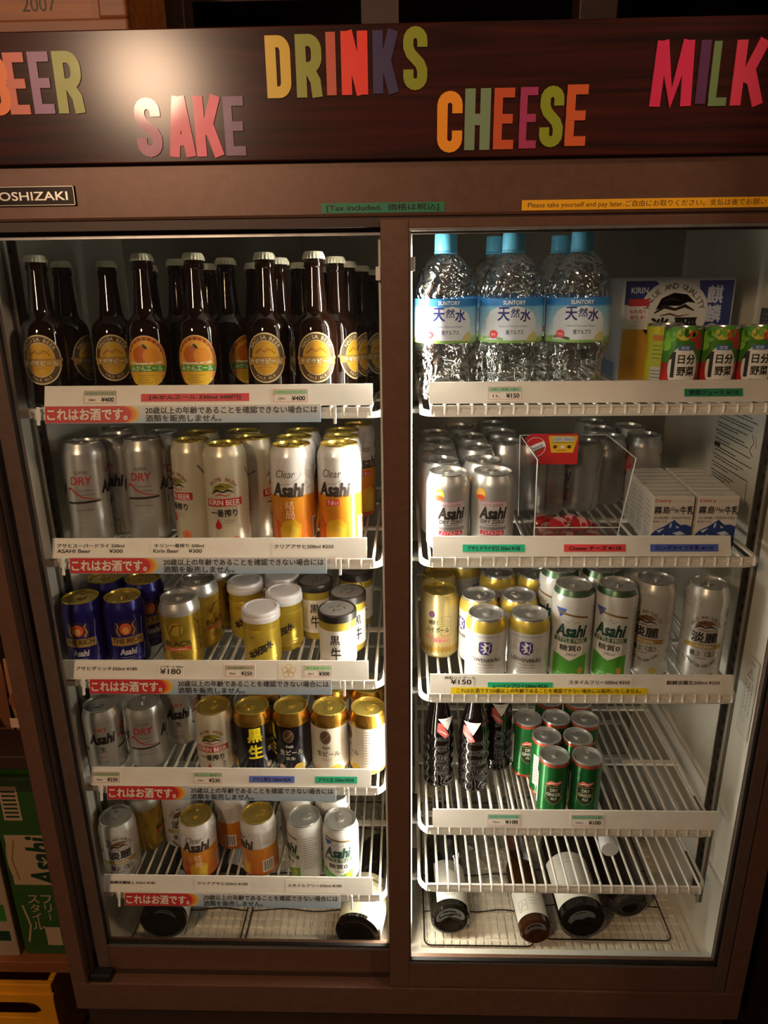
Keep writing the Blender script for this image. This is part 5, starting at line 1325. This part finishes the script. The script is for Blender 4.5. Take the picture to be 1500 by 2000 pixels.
# ------------------------------------------------------------------ milk cartons
MILKW = C('#e0dad2', .42)
def milk_kind():
    w_, d_, h_ = .0605, .0400, .0838
    b = MB(); b.cbox(-w_ / 2, w_ / 2, 0, d_, 0, h_, .0012, MILKW)
    p = PR(); ink = C('#201a1c', .45); rd = C('#c8424a', .45)
    p.text('Dairy', -.016, .0765, .0062, rd, 1, w=.024, bold=.012); p.text('ロングライフ', .014, .0760, .0036, C('#c87a6a', .45), 1, w=.026)
    p.text('霧島', -.0165, .0625, .0115, ink, 1, w=.0235, bold=.016); p.text('山', -.0010, .0645, .0058, ink, 1, w=.006, bold=.02); p.text('麓', .0055, .0610, .0062, ink, 1, w=.007); p.text('牛乳', .0200, .0620, .0125, ink, 1, w=.0195, bold=.025)
    p.text('成分無調整・常温保存可能品', 0, .0500, .0042, C('#5a4a44', .45), 1, w=.054); p.text('種類別 牛乳', -.018, .0440, .0032, C('#6a5a54', .45), 1, w=.022)
    bl = C('#27407e', .45)
    p.poly([(-.0295, .004), (.0295, .004), (.0295, .036), (.021, .0395), (.0135, .0385), (.0085, .042), (.0035, .047), (-.004, .0415), (-.012, .036), (-.022, .0315), (-.0295, .024)], bl, 1)
    for q in ([(-.003, .040), (.0005, .0425), (.0, .036), (-.003, .033)], [(.006, .038), (.012, .035), (.008, .033)], [(-.022, .030), (-.010, .034), (-.018, .026)], [(.002, .026), (.014, .029), (.022, .024), (.010, .022)]): p.poly(q, C('#c6d0e2', .45), 2)
    p.poly([(-.0295, .004), (.0295, .004), (.0295, .014), (.010, .017), (-.012, .022), (-.0295, .020)], C('#22302a', .45), 2); p.rect(-.012, -.010, .012, .024, C('#d8d4b8', .45), 3)
    t = PR()
    b2 = MB(); b2.box(-w_ / 2 + .001, w_ / 2 - .001, d_ * .45, d_ * .52, h_, h_ + .0008, C('#d2ccc4', .45)); b2.box(-.018, .010, d_ * .2, d_ * .23, h_, h_ + .0003, C('#b9a9a0', .45))
    sp = PR()
    lines(sp, 0, .07, .028, 9, C('#9a9aa2', .45), .0072, .0014, 1); sp.rect(-.010, .012, .010, .026, C('#c2c8ca', .45), 1)
    sd = sp.mesh('side_print'); 
    for v in sd.vertices: v.co = Vector((-w_ / 2 + v.co.y - .0002, d_ / 2 - v.co.x, v.co.z))
    fm = p.mesh('front_print')
    for v in fm.vertices: v.co.y -= .0002
    return Kind('milk_carton', 'carton', [('box', b.mesh('box')), ('top_seam', b2.mesh('top_seam')), ('front_print', fm), ('side_print', sd)])
MK = milk_kind()
rows = ['front', 'second', 'third', 'rear']
for ci, (cx, side) in enumerate(((1.0085, 'left'), (1.0745, 'right'))):
    for ri in range(4):
        MK.place((cx + .002 * ri, .088 + ri * .0412, SHELF['R2'] + .0002), 0, 'small white milk carton, %s of the %s row beside the clear bin' % (rows[ri], side), 'milk cartons')

# ------------------------------------------------------------------ bottom of the cabinet: mats, wire racks, lying bottles
FLZ = .004
MATM = grain_mat('ivory_plastic_mat', '#d8cfbb', '#e2dac8', (30, 30, 30), .42)
for x0, x1, lb in ((.066, .568, 'ivory plastic mat with raised grid on the floor behind the left door'), (.628, 1.150, 'ivory plastic mat with raised grid on the floor behind the right door')):
    r = empty('grid_mat', (0, 0, FLZ)); tag(r, lb, 'mat', 'floor mats of the refrigerator')
    b = MB(); b.box(x0, x1, .0735, .57, .0004, .0030, MATM); part('mat_base', b, r)
    pads = MB(); nx = int((x1 - x0 - .012) / .0152); ny = 26
    for i in range(nx):
        for j in range(ny):
            ax = x0 + .007 + i * .0152; ay = .077 + j * .0187
            vs = [(ax, ay, .003), (ax + .0125, ay, .003), (ax + .0125, ay + .0155, .003), (ax, ay + .0155, .003), (ax + .0017, ay + .0022, .0066), (ax + .0108, ay + .0022, .0066), (ax + .0108, ay + .0135, .0066), (ax + .0017, ay + .0135, .0066)]
            pads.add(vs, [(4, 5, 6, 7), (0, 1, 5, 4), (1, 2, 6, 5), (2, 3, 7, 6), (3, 0, 4, 7)], MATM)
    o = part('raised_pads', pads, r); o['kind'] = 'stuff'
RACKM = C('#5a544c', .3, 1.0)
def rack(x0, x1, y0, y1, lb):
    r = empty('wire_bottle_rack', (0, 0, FLZ + .0068)); tag(r, lb, 'wire rack', 'wire bottle racks on the cabinet floor')
    b = MB(); c = .012
    pth = []
    for (cx, cy, a0) in ((x1 - c, y0 + c, -90), (x1 - c, y1 - c, 0), (x0 + c, y1 - c, 90), (x0 + c, y0 + c, 180)):
        for k in range(5): a = math.radians(a0 + k * 22.5); pth.append((cx + c * math.cos(a), cy + c * math.sin(a), .0015))
    b.tube(pth, .0014, RACKM, 6, closed=True); part('frame_loop', b, r)
    for yy in (y0 + .075, y0 + .165, y1 - .09):
        n = 28; w_ = MB(); w_.tube([(x0 + (x1 - x0) * k / n, yy, .0045 - .0030 * math.cos(2 * PI * k / n * 2)) for k in range(n + 1)], .0012, RACKM, 6); part('wavy_rest', w_, r)
    return r
rack(.641, .846, .078, .46, 'chrome wire rack with wavy rests under the left pair of lying bottles')
rack(.868, 1.108, .094, .48, 'chrome wire rack with wavy rests on the right side of the floor')
rack(.082, .290, .074, .46, 'chrome wire rack with wavy rests at the left wall')
rack(.300, .556, .074, .46, 'chrome wire rack with wavy rests near the middle post')
def wine_kind(name, r, L, glass, capm, lab, la, lb_, arc, prt=None, cap_open=False):
    """modelled upright, laid on its side by the placement; the base faces the aisle"""
    k = r / .0375
    P = [(.0003, .0085), (r * .30, .0075), (r * .52, .0045), (r * .70, .0010), (r * .84, .0004), (r * .985, .004), (r, .010), (r, L * .60), (r * .97, L * .64), (r * .80, L * .70), (r * .55, L * .745), (.0165, L * .785), (.0145, L * .82), (.0142, L - .02), (.0158, L - .018), (.0158, L - .006), (.0145, L - .004), (.0145, L), (.0003, L)]
    b = MB(); b.lathe(P, glass, 40)
    parts = [('glass_body', b.mesh('glass_body'))]
    c = MB(); c.lathe([(.0150, L - .065), (.0149, L - .022), (.0164, L - .020), (.0164, L - .004), (.0150, L + .0006), (.0003, L + .0007)], capm, 24); parts.append(('capsule', c.mesh('capsule')))
    if lab:
        p = PR(); p.rect(-arc / 2, arc / 2, la, lb_, lab, 1)
        if prt: prt(p, la, lb_)
        parts.append(('paper_label', p.mesh('paper_label', r)))
    return Kind(name, 'bottle', parts)
DG = C('#0f0c08', .07, 0, coat=.5, noise=0); DGG = bottle_glass('dark_olive_glass', '#3c3a18', '#12100a', .9); AMB = bottle_glass('amber_glass', '#c8822a', '#3a1d08', .72)
def pr_w1(p, a, b_):
    p.frame(-.024, -.006, a + .010, a + .032, .0008, GRYI, 2); p.stroke([(-.020, a + .014), (-.014, a + .027), (-.010, a + .018)], .0014, GRYI, 2); lines(p, .012, b_ - .012, .030, 6, C('#a8a29a', .45), .007, .0012, 2)
def pr_w3(p, a, b_):
    lines(p, 0, b_ - .015, .05, 2, C('#a9a398', .45), .010, .0014, 2); p.text('CUVÉE', -.01, a + .03, .006, C('#8a8478', .45), 2)
def pr_lw(p, a, b_):
    p.rect(-.050, .050, b_ - .018, b_ - .013, C('#8a8a4a', .45), 2); lines(p, .0, b_ - .026, .04, 3, C('#b9a878', .45), .007, .001, 2); p.text('Riesling', -.012, b_ - .05, .006, C('#b98a3a', .45), 2, shear=.3)
CRE = C('#dcd3b4', .5); PAL = C('#d2cdc2', .5)
W1 = wine_kind('wine_bottle', .0372, .30, DGG, C('#2a2522', .4), PAL, .016, .110, .085, pr_w1)
W2 = wine_kind('small_wine_bottle', .0300, .235, AMB, C('#6a2a22', .4), PAL, .018, .085, .080, pr_w1)
W3 = wine_kind('wine_bottle', .0425, .30, DG, C('#2a2522', .4), PAL, .022, .130, .110, pr_w3)
W4 = wine_kind('wine_bottle', .0400, .30, DG, C('#4a1a1e', .4), None, 0, 0, 0)
WL = wine_kind('wine_bottle', .0425, .31, DG, C('#8a7a3a', .4), CRE, .010, .105, .150, pr_lw)
WB = wine_kind('sake_bottle', .0440, .30, DG, C('#2a2522', .4), PAL, .012, .085, .060, lambda p, a, b_: (p.rect(-.012, .012, a + .004, b_ - .004, WHITEI, 2), [p.rect(-.010, .010, a + .008 + i * .004, a + .0095 + i * .004, DK, 3) for i in range(14)]))
WN = wine_kind('wine_bottle', .0370, .30, DG, C('#d9d6dc', .4), PAL, .04, .12, .10, pr_w3)
def lay(kd, x, y, zr, roll, yaw, label, rev=False):
    """lie on its side: base at y (towards the aisle) unless rev, axis running back"""
    o = kd.place((x, y, zr), 0, label, 'bottles lying in the refrigerator')
    o.rotation_mode = 'QUATERNION'
    m = Matrix.Rotation(math.radians(yaw), 4, 'Z') @ Matrix.Rotation(-PI / 2 if not rev else PI / 2, 4, 'X') @ Matrix.Rotation(math.radians(roll), 4, 'Z')
    o.rotation_quaternion = m.to_quaternion()
    return o
zf = FLZ + .0068 + .0084
lay(W1, .690, .092, zf + .0374, 24, 2, 'dark green wine bottle lying on its side next to the middle post')
lay(W2, .848, .078, zf - .004 + .0302, -8, 3, 'small amber bottle lying on its side with pale label')
lay(W3, .936, .085, zf + .0427, -4, 2, 'thick dark wine bottle lying on its side with large pale label')
lay(W4, 1.036, .135, zf + .0402, 0, 4, 'dark wine bottle without label lying right of the thick one')
lay(WL, .516, .054, zf + .0427, 40, -10, 'dark wine bottle lying with cream and olive label at the right of the left floor')
lay(WB, .150, .074, zf + .0442, 58, 3, 'large black bottle lying on its side near the left wall')
lay(WB, .252, .160, zf + .0442, 40, 2, 'large black bottle lying further back next to the one near the wall')
lay(WN, .986, .402, SHELF['R5'] + .0373, 190, -2, 'dark wine bottle with white capsule lying neck-first on the lowest right shelf', rev=True)
# ------------------------------------------------------------------ crumpled plastic film under the lowest right shelf
b = MB(); rnd = random.Random(11); nx, ny = 22, 14; vs = []
for j in range(ny):
    for i in range(nx):
        x = .642 + .205 * i / (nx - 1) + rnd.uniform(-.003, .003); y = .17 + .19 * j / (ny - 1) + rnd.uniform(-.003, .003) + (.02 * math.sin(i * .9) if j == 0 else 0)
        z = .128 + .016 * math.sin(i * .8 + j * .5) * math.cos(j * .7) + rnd.uniform(-.005, .005)
        vs.append((x - .642, y - .17, z - .1))
b.add(vs, [(j * nx + i, j * nx + i + 1, (j + 1) * nx + i + 1, (j + 1) * nx + i) for j in range(ny - 1) for i in range(nx - 1)], FILM, True)
o = part('plastic_film', b); o.location = (.642, .17, .1); tag(o, 'crumpled clear plastic film over the lying green bottle', 'plastic film')

# ------------------------------------------------------------------ notices on the walls inside
def wall_sheet(name, x, y0, y1, z0, z1, nrm, label, cat, fill, base='#d8d6cc'):
    r = empty(name, (x, (y0 + y1) / 2, z0)); tag(r, label, cat)
    r.rotation_euler = (0, 0, -PI / 2 if nrm < 0 else PI / 2)
    w_ = (y1 - y0) / 2
    b = MB(); b.box(-w_, w_, -.0005, 0, 0, z1 - z0, C(base, .5)); part('sheet', b, r)
    p = PR(); fill(p, w_, z1 - z0); part('lettering', p.mesh('lettering'), r, (0, -.0006, 0))
    return r
def fill_notice(p, w_, h):
    rnd = random.Random(5); z = h - .008
    while z > .03:
        n = rnd.choice((1, 2, 2, 3))
        for k in range(n):
            a = -w_ + .005 + (.006 if k else 0); e = a + (2 * w_ - .02) * rnd.uniform(.35, .95); x = a
            while x < e: q = rnd.uniform(.004, .012); p.rect(x, min(e, x + q), z, z + .0022, C('#5e5e5a', .5), 1); x += q + .0015
            z -= .0052
        z -= .004
    p.rect(-w_ + .005, -w_ + .030, h * .46, h * .46 + .006, DK, 2)
    p.rect(w_ - .045, w_ - .012, h * .52, h * .74, C('#d8d6cc', .5), 2); p.stroke([(w_ - .034, h * .73), (w_ - .026, h * .66), (w_ - .038, h * .58), (w_ - .024, h * .53)], .0022, C('#4a4a48', .5), 3); p.stroke([(w_ - .022, h * .73), (w_ - .017, h * .62)], .0015, C('#4a4a48', .5), 3)
    p.stroke([(w_ - .03, h * .26), (w_ - .028, h * .10), (w_ - .02, h * .06)], .002, C('#5a5a58', .5), 2)
wall_sheet('instruction_sheet', 1.1665, .170, .345, .835, 1.005, -1, 'printed instruction sheet on the right inner wall behind the milk cartons', 'notice', fill_notice)
def fill_sticker(p, w_, h):
    p.frame(-w_ + .001, w_ - .001, .001, h - .001, .0006, C('#a9a69c', .5), 1)
    p.text('注意', 0, h - .010, .006, GRYI, 2, w=.016)
    t = [(-.010, h - .036), (.010, h - .036), (0, h - .019)]; p.stroke(t + [t[0]], .0014, DK, 2); p.text('!', 0, h - .029, .009, DK, 2)
    for k in range(3): p.column('冷蔵庫の中で使用しない' if k else '引火爆発の恐れあり', .010 - k * .010, h - .044, .0052, C('#55524c', .5), 2, gap=1.35)
wall_sheet('caution_sticker', 1.1665, .068, .108, .475, .62, -1, 'narrow caution sticker with triangle on the right inner wall', 'sticker', fill_sticker)
wall_sheet('caution_sticker', .0335, .075, .112, .455, .60, 1, 'narrow caution sticker with triangle on the left inner wall', 'sticker', fill_sticker)
wall_sheet('dark_notice', 1.1665, .175, .24, 1.085, 1.155, -1, 'dark grey printed notice on the right inner wall above the juice cans', 'notice', lambda p, w_, h: lines(p, 0, h - .01, w_ * 1.6, 10, C('#8a8f9c', .5), .0065, .0014, 1), base='#4a4f5c')

# ================================================================== around the refrigerator
OAK = grain_mat('worn_orange_wood', '#6a3a1c', '#8a5028', (4, 40, 40), .5, bump=.2)
OAKX = grain_mat('wine_crate_wood', '#7a4216', '#9a5a22', (3, 30, 60), .5, bump=.2)
DARKW = grain_mat('dark_shelf_wood', '#2c1a10', '#3c2416', (4, 40, 40), .55)
# wine crate on top
r = empty('wine_crate', (.19, .035, 1.4790)); tag(r, 'wooden wine crate stamped 2007 standing on the refrigerator', 'crate')
zc = .022
b = MB(); b.box(-.28, .088, .004, .15, 0.0, .006, OAKX); part('bottom_board', b, r)
b = MB(); b.cbox(-.28, .062, 0, .010, .020, .22, .001, OAKX); part('front_board', b, r)
b = MB(); b.cbox(-.30, .094, -.008, .006, .005, .0225, .003, OAK); part('front_batten', b, r)
b = MB(); b.cbox(.060, .094, -.008, .006, .0215, .22, .003, OAK); part('corner_batten', b, r)
b = MB(); b.box(.080, .094, .006, .15, .006, .22, OAKX); part('side_board', b, r)
b = MB(); b.box(-.28, .080, .14, .15, .006, .22, OAKX); part('rear_board', b, r)
p = PR(); p.text('2007', -.012, .0395, .015, C('#2a1a10', .5), 1, w=.040); part('lettering', p.mesh('lettering'), r, (0, -.0003, 0))
# rack behind and above the cabinet
r = empty('wooden_rack', (.6, .50, 1.4702)); tag(r, 'dark wooden rack with posts standing on top of the refrigerator', 'rack')
for x in (-.32, -.026, .27, .56): 
    b = MB(); b.cbox(x - .026, x + .026, -.30, -.25, 0, .45, .002, DARKW); part('post', b, r)
for z in (.112, .30):
    b = MB(); b.cbox(-.42, .60, -.25, .10, z, z + .02, .002, DARKW); part('rack_shelf', b, r)
b = MB(); b.box(-.42, .60, .10, .115, 0, .45, DARKW); part('back_board', b, r)
# shelf unit on the left
r = empty('wooden_shelf_unit', (-.36, .10, -ZB)); tag(r, 'dark wooden shelf unit left of the refrigerator', 'shelf')
for x in (-.34, .318):
    b = MB(); b.cbox(x, x + .022, 0, .40, 0, 1.75, .002, DARKW); part('upright', b, r)
for z, m in ((.258, OAK), (.745, DARKW), (1.015, DARKW), (1.36, DARKW)):
    b = MB(); b.cbox(-.318, .318, .0, .40, z, z + .028, .002, m); part('shelf_board', b, r)
b = MB(); b.box(-.318, .318, .385, .40, 0, 1.75, DARKW); part('back_board', b, r)
b = MB(); b.box(-.316, .316, -.004, -.001, .700, .735, ACRYL); part('clear_edge_strip', b, r)
# green beer case on its end
GRC = grain_mat('green_case_print', '#2f6a1e', '#3a7a26', (20, 20, 20), .5)
def case(x0, x1, y0, z0, h, m, label, fill):
    r = empty('beer_case', ((x0 + x1) / 2, y0, z0)); tag(r, label, 'carton', 'cardboard beer cases on the left shelf')
    w_ = (x1 - x0) / 2; b = MB(); b.cbox(-w_, w_, 0, .26, .0004, h, .003, m); part('box', b, r)
    p = PR(); fill(p, w_, h); part('label_print', p.mesh('label_print'), r, (0, -.0003, 0)); return r
BE = C('#a58a6a', .5); DGN = C('#16301a', .5)
def fill_green(p, w_, h):
    p.rect(-w_ + .010, w_ - .004, h * .42, h * .70, BE, 1); p.ell(-w_ + .022, h * .56, .016, h * .13, BE, 2)
    p.text('Asahi', .018, h * .555, .052, DGN, 3, w=h * .27, bold=.03, rot=PI / 2, shear=.2); p.stroke([(-w_ + .022, h * .45), (-w_ + .016, h * .56), (-w_ + .026, h * .67)], .004, C('#8a6a3c', .5), 3)
    p.rect(-w_ + .018, -w_ + .052, h * .78, h * .96, BE, 1)
    for i in range(7): p.rect(-w_ + .022, -w_ + .048, h * (.795 + .022 * i), h * (.805 + .022 * i), DGN, 2)
    for k, t in enumerate(('スタイル', 'フリー')): p.column(t, -w_ + .040 + k * .026, h * .36, .020, BE, 2, bold=.01)
    p.rect(w_ - .060, w_ - .030, h * .06, h * .17, BE, 2); p.stroke([(-w_ + .016, h * .30), (-w_ + .024, h * .18), (-w_ + .014, h * .08)], .004, BE, 2)
zsh = -ZB + .286
GRC = grain_mat('green_case_card', '#21440e', '#294d13', (20, 20, 20), .55)
case(-.157, -.046, .118, zsh, .425, GRC, 'green cardboard beer case standing on end beside the refrigerator', fill_green)
case(-.278, -.165, .112, zsh, .420, C('#9a8468', .5), 'pale cardboard beer case left of the green one', lambda p, w_, h: (p.rect(w_ - .05, w_ - .01, h * .10, h * .16, DGN, 1), p.rect(w_ - .05, w_ - .01, h * .22, h * .32, C('#2f6a1e', .5), 1)))
# clear shelf edge strip in front of the cases
# snack bags on the shelf above
for i, (x, lb, col, c2) in enumerate(((-.075, 'tan snack bag on the shelf above the green case', '#a5744e', '#7a4a30'), (-.165, 'brown snack bag left of the tan one', '#8a5a3c', '#5a3a2a'))):
    r = empty('snack_bag', (x, .135, -ZB + .7732)); tag(r, lb, 'snack bag', 'snack bags on the left shelf')
    b = MB(); n, m_ = 8, 10; vs = []
    for sgn in (-1, 1):
        for j in range(m_ + 1):
            for k in range(n + 1):
                u, v = k / n, j / m_
                bulge = .030 * math.sin(PI * u) ** .6 * math.sin(PI * min(1, v * 1.04)) ** .5 if 0 < u < 1 and 0 < v < 1 else 0
                vs.append(((u - .5) * .085, .04 + sgn * bulge + .002 * math.sin(9 * u + 7 * v), .001 + v * .15))
    off = (n + 1) * (m_ + 1); fs = []
    for j in range(m_):
        for k in range(n):
            q = (j * (n + 1) + k, j * (n + 1) + k + 1, (j + 1) * (n + 1) + k + 1, (j + 1) * (n + 1) + k); fs.append(q); fs.append(tuple(t + off for t in q)[::-1])
    b.add(vs, fs, C(col, .3, .1), True); part('bag', b, r)
    p = PR(); p.ell(0, .085, .025, .022, C(c2, .4), 1); p.rect(-.03, .03, .03, .05, C('#c8a98a', .4), 1); part('label_print', p.mesh('label_print'), r, (0, .0065, 0))
r = empty('cardboard_box', (-.14, .125, -ZB + 1.0432)); tag(r, 'small kraft cardboard box on the upper board of the left shelf unit', 'box')
b = MB(); b.cbox(-.12, .095, 0, .2, 0, .12, .003, C('#8a5f3c', .55)); part('box', b, r)
b = MB(); b.box(-.12, .095, -.0006, 0, .055, .075, C('#a97e54', .4)); part('packing_tape', b, r)
# yellow crate on the floor
YC = C('#d08a10', .45)
r = empty('beer_crate', (-.315, .102, -ZB)); tag(r, 'yellow plastic bottle crate on the floor by the refrigerator', 'crate')
hh = .222
b = MB(); w0, w1 = -.20, .205
def wall_slot(b, hx0, hx1, s0, s1, z0, z1):
    b.cbox(w0, w1, 0, .012, 0, z0, .002, YC); b.cbox(w0, w1, 0, .012, z1, hh, .002, YC); b.box(w0, s0, 0, .012, z0 - .002, z1 + .002, YC); b.box(s1, w1, 0, .012, z0 - .002, z1 + .002, YC)
wall_slot(b, w0, w1, .045, .175, .130, .172)
for sgn, xx in ((1, .045), (-1, .175)):
    for k in range(5):
        a0 = k / 5 * PI / 2; q = .018
        for zz, up in ((.130, 1), (.172, -1)):
            ln = q * (1 - math.sin(a0)); b.box(min(xx, xx + sgn * ln), max(xx, xx + sgn * ln), .0, .012, min(zz + up * q * (1 - math.cos(a0)) , zz + up * q * (1 - math.cos((k + 1) / 5 * PI / 2))), max(zz + up * q * (1 - math.cos(a0)), zz + up * q * (1 - math.cos((k + 1) / 5 * PI / 2))), YC)
part('front_wall', b, r)
for xx in (w0, w1 - .012):
    b = MB(); b.cbox(xx, xx + .012, .012, .36, 0, hh, .002, YC); part('side_wall', b, r)
b = MB(); b.cbox(w0, w1, .348, .36, 0, hh, .002, YC); part('rear_wall', b, r)
b = MB(); b.box(w0 + .012, w1 - .012, .012, .348, 0, .01, YC); part('bottom', b, r)
b = MB(); b.cbox(w0 - .004, w1 + .004, -.004, .002, hh - .03, hh - .022, .001, YC); part('front_rib', b, r)

# ------------------------------------------------------------------ lift everything so that the room's floor lies at z = 0
bpy.data.objects.remove(_to)
bpy.data.curves.remove(_cu)
for o in list(scn.objects):
    if o.parent is None: o.location.z += ZB
